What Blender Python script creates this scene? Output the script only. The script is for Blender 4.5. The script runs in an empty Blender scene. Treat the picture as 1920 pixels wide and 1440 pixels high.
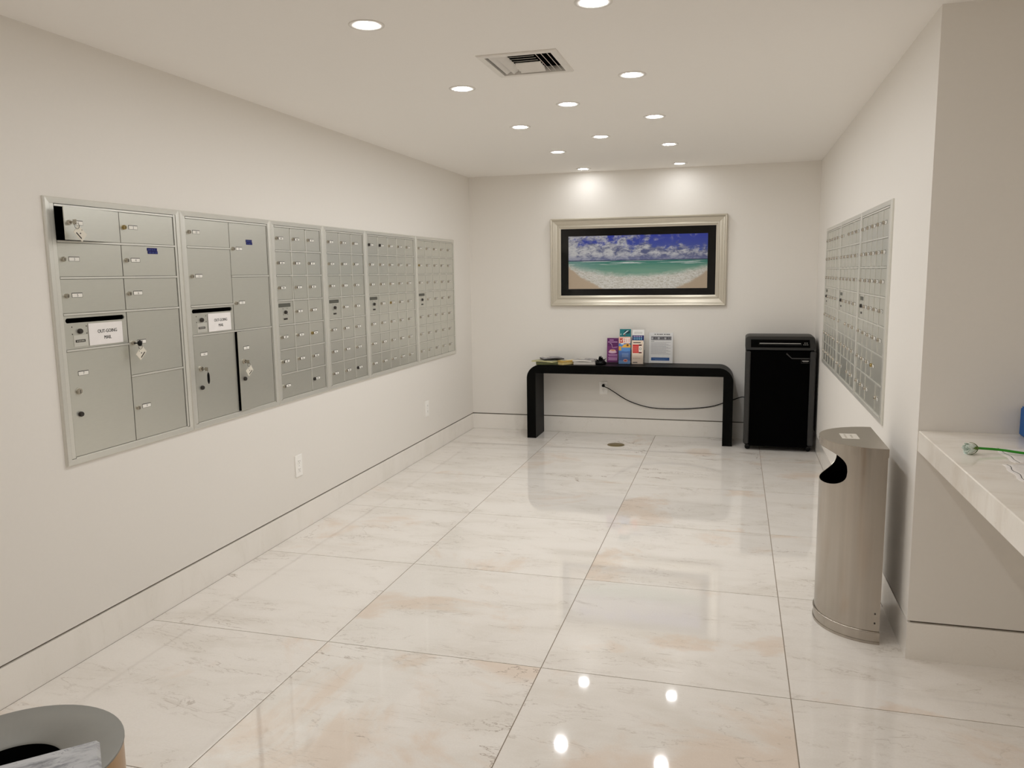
import bpy, math, random
from mathutils import Vector, Matrix
random.seed(7)
SC = bpy.context.scene
COL = SC.collection
PI = math.pi

# ------------------------------------------------------------------ camera, world, exposure
cam_d = bpy.data.cameras.new('camera')
cam = bpy.data.objects.new('camera', cam_d); COL.objects.link(cam)
YAW, PITCH, ROLL = -0.2747, -0.1377, -0.0136
CAM = Vector((2.479, -2.814, 1.511))
fwd = Vector((math.sin(YAW)*math.cos(PITCH), math.cos(YAW)*math.cos(PITCH), math.sin(PITCH)))
rgt = Vector((math.cos(YAW), -math.sin(YAW), 0)); upv = rgt.cross(fwd)
r2 = math.cos(ROLL)*rgt + math.sin(ROLL)*upv
u2 = -math.sin(ROLL)*rgt + math.cos(ROLL)*upv
cam.matrix_world = Matrix(((r2.x, u2.x, -fwd.x, CAM.x), (r2.y, u2.y, -fwd.y, CAM.y), (r2.z, u2.z, -fwd.z, CAM.z), (0, 0, 0, 1)))
cam_d.sensor_fit = 'HORIZONTAL'; cam_d.sensor_width = 36.0
cam_d.lens = 1491.13/1920*36.0
cam_d.clip_start = 0.02
SC.camera = cam

w = bpy.data.worlds.new('world'); SC.world = w; w.use_nodes = True
w.node_tree.nodes['Background'].inputs[0].default_value = (1, 0.97, 0.93, 1)
w.node_tree.nodes['Background'].inputs[1].default_value = 0.05

SC.view_settings.view_transform = 'Standard'
SC.view_settings.look = 'None'
SC.view_settings.gamma = 1.0
SC.view_settings.use_curve_mapping = False
SC.view_settings.exposure = 0.0
LENS_STRENGTH = 230.0
LENS_COLOR = (0.99, 1.0, 1.005, 1)
SC.cycles.use_denoising = True
SC.cycles.sample_clamp_indirect = 6.0
SC.cycles.max_bounces = 12
SC.cycles.diffuse_bounces = 9

# ------------------------------------------------------------------ room numbers
XR = 3.149          # right wall face
YB = 4.5536         # back wall face
YK = 0.421          # wall facing the camera at the right
ZC = 2.424          # ceiling
YF = -4.62          # wall behind the camera
XF = 3.86           # wall at the right of the counter
TILE = 0.924
BB, GAP = 0.147, 0.157

# ------------------------------------------------------------------ materials
def srgb(r, g, b):
    f = lambda c: (c/255/12.92) if c/255 <= 0.04045 else ((c/255+0.055)/1.055)**2.4
    return (f(r), f(g), f(b), 1.0)

def newmat(name):
    m = bpy.data.materials.new(name); m.use_nodes = True
    nt = m.node_tree
    return m, nt, nt.nodes['Principled BSDF']

def node(nt, typ, **kw):
    n = nt.nodes.new(typ)
    for k, v in kw.items(): setattr(n, k, v)
    return n

def pm(name, col, rough=0.5, metal=0.0, spec=0.5, nscale=30.0, namt=0.05, bump=0.0, stretch=(1, 1, 1), coat=0.0):
    """procedural material: colour with a fine noise variation, optional bump"""
    m, nt, b = newmat(name)
    tc = node(nt, 'ShaderNodeTexCoord'); mp = node(nt, 'ShaderNodeMapping'); mp.inputs['Scale'].default_value = stretch
    nz = node(nt, 'ShaderNodeTexNoise'); nz.inputs['Scale'].default_value = nscale; nz.inputs['Detail'].default_value = 3
    nt.links.new(tc.outputs['Object'], mp.inputs['Vector']); nt.links.new(mp.outputs['Vector'], nz.inputs['Vector'])
    hs = node(nt, 'ShaderNodeMapRange'); hs.inputs['To Min'].default_value = 1-namt; hs.inputs['To Max'].default_value = 1+namt
    nt.links.new(nz.outputs['Fac'], hs.inputs['Value'])
    mx = node(nt, 'ShaderNodeVectorMath', operation='SCALE'); mx.inputs[0].default_value = col[:3]
    nt.links.new(hs.outputs['Result'], mx.inputs['Scale'])
    nt.links.new(mx.outputs['Vector'], b.inputs['Base Color'])
    b.inputs['Roughness'].default_value = rough; b.inputs['Metallic'].default_value = metal
    b.inputs['Specular IOR Level'].default_value = spec
    b.inputs['Coat Weight'].default_value = coat
    if bump:
        bp = node(nt, 'ShaderNodeBump'); bp.inputs['Strength'].default_value = bump; bp.inputs['Distance'].default_value = 0.002
        nt.links.new(nz.outputs['Fac'], bp.inputs['Height']); nt.links.new(bp.outputs['Normal'], b.inputs['Normal'])
    return m

def emis(name, col, s):
    m, nt, b = newmat(name)
    b.inputs['Base Color'].default_value = (0.8, 0.8, 0.8, 1)
    b.inputs['Emission Color'].default_value = col; b.inputs['Emission Strength'].default_value = s
    return m

def marble(name, base, light, peach, vein, rough, vein_amt=0.5, scale=1.0, rnd=True):
    m, nt, b = newmat(name)
    L = nt.links.new
    tc = node(nt, 'ShaderNodeTexCoord'); oi = node(nt, 'ShaderNodeObjectInfo')
    off = node(nt, 'ShaderNodeVectorMath', operation='SCALE'); off.inputs[0].default_value = (37.0, 61.0, 23.0)
    if rnd: L(oi.outputs['Random'], off.inputs['Scale'])
    else: off.inputs['Scale'].default_value = 0.3
    add = node(nt, 'ShaderNodeVectorMath', operation='ADD'); L(tc.outputs['Object'], add.inputs[0]); L(off.outputs['Vector'], add.inputs[1])
    def noise(sc, stretch, rot, detail=4, rg=0.55, dist=0.0):
        mp = node(nt, 'ShaderNodeMapping'); mp.inputs['Scale'].default_value = stretch; mp.inputs['Rotation'].default_value = (0, 0, rot)
        L(add.outputs['Vector'], mp.inputs['Vector'])
        n = node(nt, 'ShaderNodeTexNoise'); n.inputs['Scale'].default_value = sc*scale; n.inputs['Detail'].default_value = detail
        n.inputs['Roughness'].default_value = rg; n.inputs['Distortion'].default_value = dist
        L(mp.outputs['Vector'], n.inputs['Vector']); return n
    def mix(fac, a, bb):
        x = node(nt, 'ShaderNodeMix', data_type='RGBA')
        L(fac, x.inputs['Factor'])
        for s, v in ((6, a), (7, bb)):
            if isinstance(v, tuple): x.inputs[s].default_value = v
            else: L(v, x.inputs[s])
        return x.outputs[2]
    def rng(v, a, c, lo=0.0, hi=1.0):
        r = node(nt, 'ShaderNodeMapRange'); r.interpolation_type = 'SMOOTHSTEP'
        r.inputs['From Min'].default_value = a; r.inputs['From Max'].default_value = c
        r.inputs['To Min'].default_value = lo; r.inputs['To Max'].default_value = hi
        L(v, r.inputs['Value']); return r.outputs['Result']
    def mul(a, c):
        x = node(nt, 'ShaderNodeMath', operation='MULTIPLY')
        for i, v in enumerate((a, c)):
            if isinstance(v, (int, float)): x.inputs[i].default_value = v
            else: L(v, x.inputs[i])
        return x.outputs[0]
    cloud = noise(2.2, (1, 2.4, 1), 0.25, 5, 0.6, 0.4)
    c1 = mix(rng(cloud.outputs['Fac'], 0.25, 0.6), base, light)
    sep = node(nt, 'ShaderNodeSeparateColor'); L(oi.outputs['Color'], sep.inputs['Color'])
    pn = noise(1.35, (1, 1.25, 1), 0.5, 6, 0.6, 0.6)
    ps = node(nt, 'ShaderNodeMath', operation='MULTIPLY_ADD'); ps.inputs[0].default_value = 0.2; ps.inputs[1].default_value = 0.15
    if rnd: L(sep.outputs['Red'], ps.inputs[0])
    L(pn.outputs['Fac'], ps.inputs[2])
    pf = mul(rng(ps.outputs[0], 0.59, 0.70), 0.6)
    c2 = mix(pf, c1, peach)
    # fine vein: thin band around one noise level
    def veinmask(n, width):
        s = node(nt, 'ShaderNodeMath', operation='SUBTRACT'); L(n.outputs['Fac'], s.inputs[0]); s.inputs[1].default_value = 0.5
        a = node(nt, 'ShaderNodeMath', operation='ABSOLUTE'); L(s.outputs[0], a.inputs[0])
        return rng(a.outputs[0], 0.0, width, 1.0, 0.0)
    v1 = veinmask(noise(1.5, (1, 2.6, 1), 0.35, 8, 0.6, 0.8), 0.008)
    gate = rng(noise(2.6, (1, 1.5, 1), 0.9, 2).outputs['Fac'], 0.5, 0.66)
    v2 = veinmask(noise(2.4, (1, 3.6, 1), 0.26, 7, 0.58, 0.6), 0.009)
    vf = mul(mul(v1, gate), sep.outputs['Green'] if rnd else vein_amt)
    c3 = mix(vf, c2, vein)
    vf2 = mul(mul(v2, rng(cloud.outputs['Fac'], 0.6, 0.4)), vein_amt*0.75)
    c4 = mix(vf2, c3, vein)
    grain = noise(160, (1, 1, 1), 0, 2)
    c5 = mix(rng(grain.outputs['Fac'], 0.3, 0.7, 0.0, 0.05), c4, vein)
    L(c5, b.inputs['Base Color'])
    b.inputs['Roughness'].default_value = rough
    b.inputs['Specular IOR Level'].default_value = 0.85 if rnd else 0.5
    return m

M = {}
M['wall'] = pm('wall_paint', srgb(236, 232, 226), 0.55, 0, 0.35, 60, 0.012, 0.06)
M['ceil'] = pm('ceiling_paint', srgb(247, 244, 240), 0.8, 0, 0.2, 60, 0.01)
M['gap'] = pm('reveal_gap', srgb(120, 112, 102), 0.8)
M['grout'] = pm('grout', srgb(150, 138, 124), 0.8, 0, 0.2, 80, 0.1)
M['tile'] = marble('floor_marble', srgb(226, 220, 212), srgb(237, 232, 226), srgb(226, 205, 186), srgb(152, 134, 119), 0.045, 0.45)
M['base'] = marble('baseboard_marble', srgb(240, 236, 229), srgb(246, 242, 236), srgb(240, 228, 212), srgb(214, 204, 192), 0.14, 0.2, rnd=False)
M['counter'] = marble('counter_marble', srgb(232, 224, 213), srgb(245, 240, 232), srgb(232, 218, 200), srgb(196, 183, 169), 0.10, 0.35, 1.6, rnd=False)
M['slab'] = marble('grey_marble', srgb(126, 128, 133), srgb(188, 189, 192), srgb(166, 163, 166), srgb(96, 99, 106), 0.25, 1.0, 13.0, rnd=False)
M['lens'] = emis('lens_glow', LENS_COLOR, LENS_STRENGTH)
M['trimwhite'] = pm('white_metal_trim', srgb(232, 228, 222), 0.4)
M['alu'] = pm('aluminium_frame', srgb(228, 227, 220), 0.38, 0.65, 0.5, 40, 0.03, 0, (1, 1, 8))
M['alud'] = pm('aluminium_door', srgb(214, 214, 206), 0.34, 0.75, 0.5, 25, 0.03, 0, (1, 1, 6))
M['cavity'] = pm('dark_cavity', srgb(26, 25, 24), 0.9)
M['chrome'] = pm('lock_chrome', srgb(190, 184, 172), 0.25, 1.0)
M['brass'] = pm('lock_brass', srgb(172, 152, 104), 0.3, 1.0)
M['darkmetal'] = pm('dark_metal', srgb(58, 54, 50), 0.4, 0.4)
M['black'] = pm('black_plastic', srgb(7, 7, 7), 0.4, 0, 0.2)
M['greyflap'] = pm('grey_flap', srgb(84, 84, 76), 0.5)
M['card'] = pm('white_card', srgb(240, 237, 230), 0.6)
M['ink'] = pm('dark_ink', srgb(48, 45, 43), 0.6)
M['paper'] = pm('white_paper', srgb(244, 240, 238), 0.6)
M['tag'] = pm('key_tag_plastic', srgb(226, 220, 206), 0.35)
M['tape'] = pm('blue_tape', srgb(8, 14, 92), 0.5, 0, 0.2)
M['tapeink'] = pm('embossed_white', srgb(74, 88, 150), 0.5)
M['steel'] = pm('brushed_steel', srgb(182, 175, 166), 0.22, 1.0, 0.5, 34, 0.2, 0.0, (1, 1, 0.015))  # vertical reflection streaks painted in as stretched colour noise
M['steeltop'] = pm('brushed_steel_lid', srgb(176, 168, 158), 0.35, 1.0, 0.5, 60, 0.04, 0, (1, 12, 1))
M['frame'] = pm('champagne_frame', srgb(206, 199, 184), 0.34, 0.55, 0.5, 50, 0.03)
M['matboard'] = pm('black_mat_board', srgb(5, 6, 7), 0.8, 0, 0.0)
M['wood'] = pm('black_oak', srgb(4, 4, 3), 0.42, 0, 0.08, 30, 0.5, 0.25, (1, 6, 6))
M['shred'] = pm('shredder_black', srgb(1, 1, 1), 0.55, 0, 0.03)
M['shredgrey'] = pm('shredder_grey', srgb(58, 57, 56), 0.5, 0, 0.2)
M['shredhead'] = pm('shredder_head', srgb(36, 35, 33), 0.45, 0, 0.3)
M['silver'] = pm('silver_strip', srgb(190, 190, 188), 0.3, 0.6)
M['plastic'] = pm('white_plastic', srgb(250, 248, 244), 0.35)
M['drain'] = pm('aged_brass', srgb(134, 120, 84), 0.5, 0.5)
M['blue'] = pm('blue_box', srgb(0, 92, 170), 0.5)
M['petal'] = pm('pale_mint_petal', srgb(232, 242, 234), 0.6, 0, 0.3, 40, 0.06)
M['leaf'] = pm('leaf_green', srgb(92, 124, 40), 0.5)
M['stem'] = pm('stem_green', srgb(40, 148, 24), 0.45)
M['canrim'] = pm('can_grey_rim', srgb(140, 139, 134), 0.5, 0.2)
M['canbody'] = pm('can_bronze', srgb(170, 140, 104), 0.3, 0.9, 0.5, 60, 0.1, 0, (12, 12, 0.2))

def glassmat(name, tint=(1, 1, 1, 1), ior=1.36):
    m = bpy.data.materials.new(name); m.use_nodes = True
    nt = m.node_tree; nt.nodes.clear()
    out = node(nt, 'ShaderNodeOutputMaterial'); mx = node(nt, 'ShaderNodeMixShader'); fr = node(nt, 'ShaderNodeFresnel')
    fr.inputs['IOR'].default_value = ior
    tr = node(nt, 'ShaderNodeBsdfTransparent'); tr.inputs[0].default_value = tint
    gl = node(nt, 'ShaderNodeBsdfGlossy'); gl.inputs['Roughness'].default_value = 0.01
    nt.links.new(fr.outputs[0], mx.inputs[0]); nt.links.new(tr.outputs[0], mx.inputs[1]); nt.links.new(gl.outputs[0], mx.inputs[2])
    nt.links.new(mx.outputs[0], out.inputs[0]); return m
M['glass'] = glassmat('clear_glass')
M['acrylic'] = glassmat('clear_acrylic', (0.99, 0.99, 0.99, 1), 1.35)

def flat(name, r, g, b, rough=0.5):
    k = 'c_%d_%d_%d' % (r, g, b)
    if k not in M: M[k] = pm(name, srgb(r, g, b), rough)
    return k

# ------------------------------------------------------------------ mesh builder
class MB:
    def __init__(s): s.v = []; s.f = []; s.m = []; s.slots = []; s.sm = []
    def slot(s, k):
        if k not in s.slots: s.slots.append(k)
        return s.slots.index(k)
    def face(s, pts, mat, smooth=False):
        i = len(s.v); s.v += [tuple(p) for p in pts]; s.f.append(tuple(range(i, i+len(pts)))); s.m.append(s.slot(mat)); s.sm.append(smooth); return s
    def box(s, x0, x1, y0, y1, z0, z1, mat):
        i = len(s.v)
        s.v += [(x0, y0, z0), (x1, y0, z0), (x1, y1, z0), (x0, y1, z0), (x0, y0, z1), (x1, y0, z1), (x1, y1, z1), (x0, y1, z1)]
        for q in ((0, 3, 2, 1), (4, 5, 6, 7), (0, 1, 5, 4), (1, 2, 6, 5), (2, 3, 7, 6), (3, 0, 4, 7)):
            s.f.append(tuple(i+k for k in q)); s.m.append(s.slot(mat)); s.sm.append(False)
        return s
    def bbox(s, x0, x1, y0, y1, z0, z1, mat, c=0.004):
        """box with chamfered edges"""
        i = len(s.v); k = s.slot(mat)
        X = (x0, x1); Y = (y0, y1); Z = (z0, z1); idx = {}
        for a in (0, 1):
            for b in (0, 1):
                for d in (0, 1):
                    px, py, pz = X[a], Y[b], Z[d]; ix = c*(1-2*a); iy = c*(1-2*b); iz = c*(1-2*d)
                    for t, p in enumerate(((px, py+iy, pz+iz), (px+ix, py, pz+iz), (px+ix, py+iy, pz))):
                        idx[a, b, d, t] = len(s.v); s.v.append(p)
        def add(q):
            pts = [Vector(s.v[j]) for j in q]; cen = sum(pts, Vector())/len(pts) - Vector(((x0+x1)/2, (y0+y1)/2, (z0+z1)/2))
            n = (pts[1]-pts[0]).cross(pts[2]-pts[0])
            if n.dot(cen) < 0: q = q[::-1]
            s.f.append(tuple(q)); s.m.append(k); s.sm.append(False)
        for a in (0, 1):
            add([idx[a, 0, 0, 0], idx[a, 1, 0, 0], idx[a, 1, 1, 0], idx[a, 0, 1, 0]])
            add([idx[0, a, 0, 1], idx[1, a, 0, 1], idx[1, a, 1, 1], idx[0, a, 1, 1]])
            add([idx[0, 0, a, 2], idx[1, 0, a, 2], idx[1, 1, a, 2], idx[0, 1, a, 2]])
            for b in (0, 1):
                add([idx[a, b, 0, 0], idx[a, b, 1, 0], idx[a, b, 1, 1], idx[a, b, 0, 1]])
                add([idx[a, 0, b, 0], idx[a, 1, b, 0], idx[a, 1, b, 2], idx[a, 0, b, 2]])
                add([idx[0, a, b, 1], idx[1, a, b, 1], idx[1, a, b, 2], idx[0, a, b, 2]])
                for d in (0, 1): add([idx[a, b, d, 0], idx[a, b, d, 1], idx[a, b, d, 2]])
        return s
    def prism(s, poly, z0, z1, mat, ax=2):
        """extrude a 2d ccw polygon; ax=2: (x,y)->z ; ax=1: (x,z)-> along y from z0 to z1"""
        P = (lambda p, h: (p[0], p[1], h)) if ax == 2 else (lambda p, h: (p[0], h, p[1]))
        a = [P(p, z0) for p in poly]; b = [P(p, z1) for p in poly]
        if ax == 2: s.face(a[::-1], mat); s.face(b, mat)
        else: s.face(a, mat); s.face(b[::-1], mat)
        n = len(poly)
        for i in range(n):
            j = (i+1) % n
            q = [a[i], a[j], b[j], b[i]]
            s.face(q if ax == 2 else q[::-1], mat)
        return s
    def lathe(s, prof, mat, n=24, c=(0, 0), a0=0.0, a1=2*PI, smooth=True, axis='z'):
        """prof = [(r, h)], closed turn unless a1-a0 < 2pi"""
        full = abs(a1-a0-2*PI) < 1e-6; i0 = len(s.v); cols = n if full else n+1
        for r, h in prof:
            for k in range(cols):
                t = a0+(a1-a0)*k/n
                if axis == 'z': s.v.append((c[0]+r*math.cos(t), c[1]+r*math.sin(t), h))
                else: s.v.append((c[0]+r*math.cos(t), h, c[1]+r*math.sin(t)))   # axis y
        for p in range(len(prof)-1):
            for k in range(n):
                k2 = (k+1) % cols
                q = (i0+p*cols+k, i0+p*cols+k2, i0+(p+1)*cols+k2, i0+(p+1)*cols+k)
                s.f.append(q if axis == 'z' else q[::-1]); s.m.append(s.slot(mat)); s.sm.append(smooth)
        return s
    def disc(s, cx, y, cz, r, mat, n=16, facing=-1):
        pts = [(cx+r*math.cos(2*PI*k/n), y, cz+r*math.sin(2*PI*k/n)) for k in range(n)]
        return s.face(pts if facing < 0 else pts[::-1], mat)
    def tube(s, path, r, mat, n=8, closed=False):
        pts = [Vector(p) for p in path]; rings = []; k0 = len(s.v); up = Vector((0.13, 0.21, 0.97)).normalized()
        rr = r if isinstance(r, (list, tuple)) else [r]*len(pts)
        m = len(pts)
        for i, p in enumerate(pts):
            a = pts[(i-1) % m] if (closed or i > 0) else pts[0]; b = pts[(i+1) % m] if (closed or i < m-1) else pts[-1]
            d = (b-a).normalized(); e = d.cross(up)
            if e.length < 1e-3: e = d.cross(Vector((1, 0, 0)))
            e.normalize(); f = d.cross(e)
            s.v += [tuple(p + rr[i]*(math.cos(2*PI*k/n)*e + math.sin(2*PI*k/n)*f)) for k in range(n)]
        for i in range(m if closed else m-1):
            j = (i+1) % m
            for k in range(n):
                s.f.append((k0+i*n+k, k0+j*n+k, k0+j*n+(k+1) % n, k0+i*n+(k+1) % n)); s.m.append(s.slot(mat)); s.sm.append(True)
        if not closed:
            s.f.append(tuple(k0+k for k in range(n))); s.m.append(s.slot(mat)); s.sm.append(False)
            s.f.append(tuple(k0+(m-1)*n+k for k in range(n))[::-1]); s.m.append(s.slot(mat)); s.sm.append(False)
        return s
    def rframe(s, x0, x1, z0, z1, prof, mat):
        """mitred rectangular frame in the xz plane, prof = [(inset, y)]"""
        def loop(t, y): return [(x0+t, y, z0+t), (x1-t, y, z0+t), (x1-t, y, z1-t), (x0+t, y, z1-t)]
        for (t0, ya), (t1, yb) in zip(prof[:-1], prof[1:]):
            a = loop(t0, ya); b = loop(t1, yb)
            for i in range(4):
                j = (i+1) % 4; s.face([a[i], a[j], b[j], b[i]], mat)
        return s
    def plate_hole(s, x0, x1, z0, z1, y, loop, mat):
        """flat plate facing -y with a hole given by a ccw loop"""
        cx = sum(p[0] for p in loop)/len(loop); cz = sum(p[1] for p in loop)/len(loop)
        def outer(p):
            dx, dz = p[0]-cx, p[1]-cz; t = 1e9
            if dx > 1e-9: t = min(t, (x1-cx)/dx)
            if dx < -1e-9: t = min(t, (x0-cx)/dx)
            if dz > 1e-9: t = min(t, (z1-cz)/dz)
            if dz < -1e-9: t = min(t, (z0-cz)/dz)
            return (cx+dx*t, cz+dz*t)
        n = len(loop); cs = [(x0, z0), (x1, z0), (x1, z1), (x0, z1)]
        ang = lambda p: math.atan2(p[1]-cz, p[0]-cx) % (2*PI)
        for i in range(n):
            a, b = loop[i], loop[(i+1) % n]; oa, ob = outer(a), outer(b)
            A0, A1 = ang(a), ang(b)
            if A1 < A0: A1 += 2*PI
            mid = sorted([(ang(c)+(2*PI if ang(c) < A0-1e-6 else 0), c) for c in cs])
            mid = [c for t, c in mid if A0+1e-6 < t < A1-1e-6]
            pts = [a, oa]+mid+[ob, b]
            s.face([(p[0], y, p[1]) for p in pts], mat)
        return s
    def merge(s, o, mtx=None):
        k = len(s.v); s.v += [tuple(mtx @ Vector(p)) if mtx else p for p in o.v]
        s.f += [tuple(k+i for i in f) for f in o.f]; s.sm += o.sm
        s.m += [s.slot(o.slots[i]) for i in o.m]; return s
    def mesh(s, name):
        me = bpy.data.meshes.new(name); me.from_pydata(s.v, [], s.f)
        for k in s.slots: me.materials.append(M[k])
        me.polygons.foreach_set('material_index', s.m); me.polygons.foreach_set('use_smooth', s.sm)
        me.update(); return me
    def obj(s, name, parent=None, loc=(0, 0, 0), rot=(0, 0, 0)): return mobj(name, s.mesh(name), parent, loc, rot)

def mobj(name, me, parent=None, loc=(0, 0, 0), rot=(0, 0, 0)):
    o = bpy.data.objects.new(name, me); COL.objects.link(o); o.location = loc; o.rotation_euler = rot; o.parent = parent
    return o
def tag(o, label, cat, group=None, kind=None):
    if label: o['label'] = label
    if cat: o['category'] = cat
    if group: o['group'] = group
    if kind: o['kind'] = kind
    return o
def thing(name, label, cat, loc=(0, 0, 0), rz=0.0, group=None):
    o = bpy.data.objects.new(name, None); COL.objects.link(o); o.location = loc; o.rotation_euler = (0, 0, rz)
    o.empty_display_size = 0.05
    return tag(o, label, cat, group)
def struct(o, label=None):
    o['kind'] = 'structure'
    if label: o['label'] = label
    return o

# lettering as flat polygons (xz plane, facing -y), centred, height given
_fc = {}
def glyphs(text):
    if text not in _fc:
        cu = bpy.data.curves.new('t', 'FONT'); cu.body = text; cu.align_x = 'CENTER'; cu.align_y = 'CENTER'; cu.resolution_u = 3
        o = bpy.data.objects.new('t', cu); COL.objects.link(o)
        me = bpy.data.meshes.new_from_object(o.evaluated_get(bpy.context.evaluated_depsgraph_get()))
        _fc[text] = ([tuple(v.co) for v in me.vertices], [tuple(p.vertices) for p in me.polygons])
        bpy.data.objects.remove(o); bpy.data.curves.remove(cu); bpy.data.meshes.remove(me)
    return _fc[text]
def letters(mb, text, cx, cz, y, h, mat, sx=1.0):
    V, F = glyphs(text); k = h/0.72
    xs = [v[0] for v in V]; zs = [v[1] for v in V]; mx = (min(xs)+max(xs))/2; mz = (min(zs)+max(zs))/2
    for f in F: mb.face([(cx+(V[i][0]-mx)*k*sx, y, cz+(V[i][1]-mz)*k) for i in f], mat)

# ------------------------------------------------------------------ structure
# floor: a grout bed carrying single marble tiles
fl = MB().box(-0.05, XF+0.1, YF-0.05, YB+0.05, -0.10, -0.0018, 'grout').obj('floor'); struct(fl, 'polished cream marble tiled floor')
xe = [0.0, 0.873, 1.787, 2.701, 3.615, XF]
g = 0.0019
peach = {(1, -1): (1.0, 0.8), (2, -1): (0.8, 0.4), (0, -1): (0.35, 0.5), (3, -1): (0.25, 0.3), (2, 0): (0.55, 0.3), (3, 0): (0.3, 0.2), (1, 0): (0.15, 0.3),
         (2, 1): (0.2, 0.25), (1, 2): (0.25, 0.3), (2, 2): (0.35, 0.4), (2, 3): (0.25, 1.0), (1, 3): (0.35, 1.0), (1, 4): (0.2, 1.0), (2, 4): (0.1, 1.0), (1, 1): (0.1, 0.5), (0, 0): (0.05, 0.7), (0, 1): (0.1, 0.5)}
for j in range(-5, 5):
    y0 = j*TILE; y1 = min(y0+TILE, YB)
    for i in range(5):
        x0, x1 = xe[i], xe[i+1]
        if y0 >= YK and x0 >= XR: continue
        if y0 >= YK: x1 = min(x1, XR)
        mb = MB()
        if y0 < YK < y1 and x1 > XR:
            if x0 < XR: poly = [(x0+g, y0+g), (x1-g, y0+g), (x1-g, YK), (XR, YK), (XR, y1-g), (x0+g, y1-g)]
            else: poly = [(x0+g, y0+g), (x1, y0+g), (x1, YK), (x0+g, YK)]
        else:
            poly = [(x0+g, y0+g), (x1-g, y0+g), (x1-g, y1-g), (x0+g, y1-g)]
        cx, cy = (x0+x1)/2, (y0+y1)/2
        mb.prism([(p[0]-cx, p[1]-cy) for p in poly], -0.0018, 0.0, 'tile')
        t = mb.obj('tile', fl, (cx, cy, 0))
        a, bq = peach.get((i, j), (random.uniform(0.0, 0.15), random.uniform(0.2, 0.6)))
        t.color = (a, bq, 0, 1)

def wall_with_hole(name, ax, face, depth_sign, a0, a1, holes, label):
    """wall slab along one axis above the reveal gap, with rectangular openings. ax='x': plane x=face running in y."""
    mb = MB(); th = 0.30*depth_sign
    lo, hi = sorted((face, face+th))
    def bx(u0, u1, z0, z1, mat, ins=0.0):
        l, h = (lo, hi-ins) if depth_sign < 0 else (lo+ins, hi)
        if ax == 'x': mb.box(l, h, u0, u1, z0, z1, mat)
        else: mb.box(u0, u1, l, h, z0, z1, mat)
    if holes:
        h0, h1, z0, z1 = holes
        bx(a0, h0, GAP, ZC, 'wall'); bx(h1, a1, GAP, ZC, 'wall'); bx(h0, h1, GAP, z0, 'wall'); bx(h0, h1, z1, ZC, 'wall')
    else: bx(a0, a1, GAP, ZC, 'wall')
    bx(a0, a1, BB, GAP, 'gap', 0.014)
    return struct(mb.obj(name), label)
def baseboard(name, ax, face, depth_sign, a0, a1, label):
    mb = MB(); lo, hi = sorted((face, face+0.03*depth_sign))
    if ax == 'x': mb.box(lo, hi, a0, a1, 0, BB, 'base')
    else: mb.box(a0, a1, lo, hi, 0, BB, 'base')
    return struct(mb.obj(name), label)

wall_with_hole('wall_left', 'x', 0.0, -1, YF, YB, (-0.375, 4.055, 0.81, 1.805), 'long white left wall holding the mailboxes')
wall_with_hole('wall_back', 'y', YB, 1, -0.3, XR+0.3, None, 'white back wall behind the console table')
wall_with_hole('wall_right', 'x', XR, 1, YK+0.15, YB, (1.15, 3.81, 0.81, 1.808), 'white right wall with mailboxes')
mb = MB().box(XR, XF+0.2, YK, YK+0.15, GAP, ZC, 'wall').box(XR+0.014, XF+0.2, YK+0.014, YK+0.15, BB, GAP, 'gap')
struct(mb.obj('wall_return'), 'shaded wall return facing the viewer beside the counter')
wall_with_hole('wall_counter', 'x', XF, 1, YF, YK, None, 'wall behind the counter')
wall_with_hole('wall_front', 'y', YF, -1, -0.3, XF+0.3, None, 'wall behind the viewpoint')
baseboard('baseboard_left', 'x', 0.0, -1, YF, YB, 'marble baseboard along the left wall')
baseboard('baseboard_back', 'y', YB, 1, -0.03, XR+0.03, 'marble baseboard along the back wall')
baseboard('baseboard_right', 'x', XR, 1, YK+0.03, YB, 'marble baseboard along the right wall')
baseboard('baseboard_return', 'y', YK, 1, XR, XF, 'marble baseboard under the counter')
baseboard('baseboard_counter', 'x', XF, 1, YF, YK, None)
baseboard('baseboard_front', 'y', YF, -1, 0, XF, None)
# ceiling with an opening for the air vent
VX0, VX1, VY0, VY1 = 1.425, 1.713, 0.560, 0.875
mb = MB()
cx0, cx1, cy0, cy1 = -0.3, XF+0.3, YF-0.3, YB+0.3
mb.box(cx0, cx1, cy0, VY0, ZC, ZC+0.2, 'ceil').box(cx0, cx1, VY1, cy1, ZC, ZC+0.2, 'ceil')
mb.box(cx0, VX0, VY0, VY1, ZC, ZC+0.2, 'ceil').box(VX1, cx1, VY0, VY1, ZC, ZC+0.2, 'ceil')
struct(mb.obj('ceiling'), 'flat white ceiling with recessed lights')

# ------------------------------------------------------------------ downlights
ringm = MB().lathe([(0.066, 0.0), (0.066, -0.0022), (0.0645, -0.003), (0.0424, -0.0028), (0.0423, -0.0005)], 'trimwhite', 40).mesh('trim_ring')
lensm = MB()
lensm.face([(0.0422*math.cos(-2*PI*k/28), 0.0422*math.sin(-2*PI*k/28), -0.0025) for k in range(28)], 'lens')
lensm = lensm.mesh('lens')
M['lens_dim'] = emis('lens_glow_dim', LENS_COLOR, LENS_STRENGTH*0.27)
M['lens_low'] = emis('lens_glow_low', LENS_COLOR, LENS_STRENGTH*0.55)
lenslow = lensm.copy(); lenslow.materials.clear(); lenslow.materials.append(M['lens_low'])
lensdim = lensm.copy(); lensdim.materials.clear(); lensdim.materials.append(M['lens_dim'])
def downlight(x, y, label, group='recessed ceiling downlights', dim=False):
    t = thing('downlight', label, 'ceiling light', (x, y, ZC), 0, group)
    mobj('trim_ring', ringm, t); mobj('lens', lenslow if dim == 2 else lensdim if dim else lensm, t)
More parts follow.
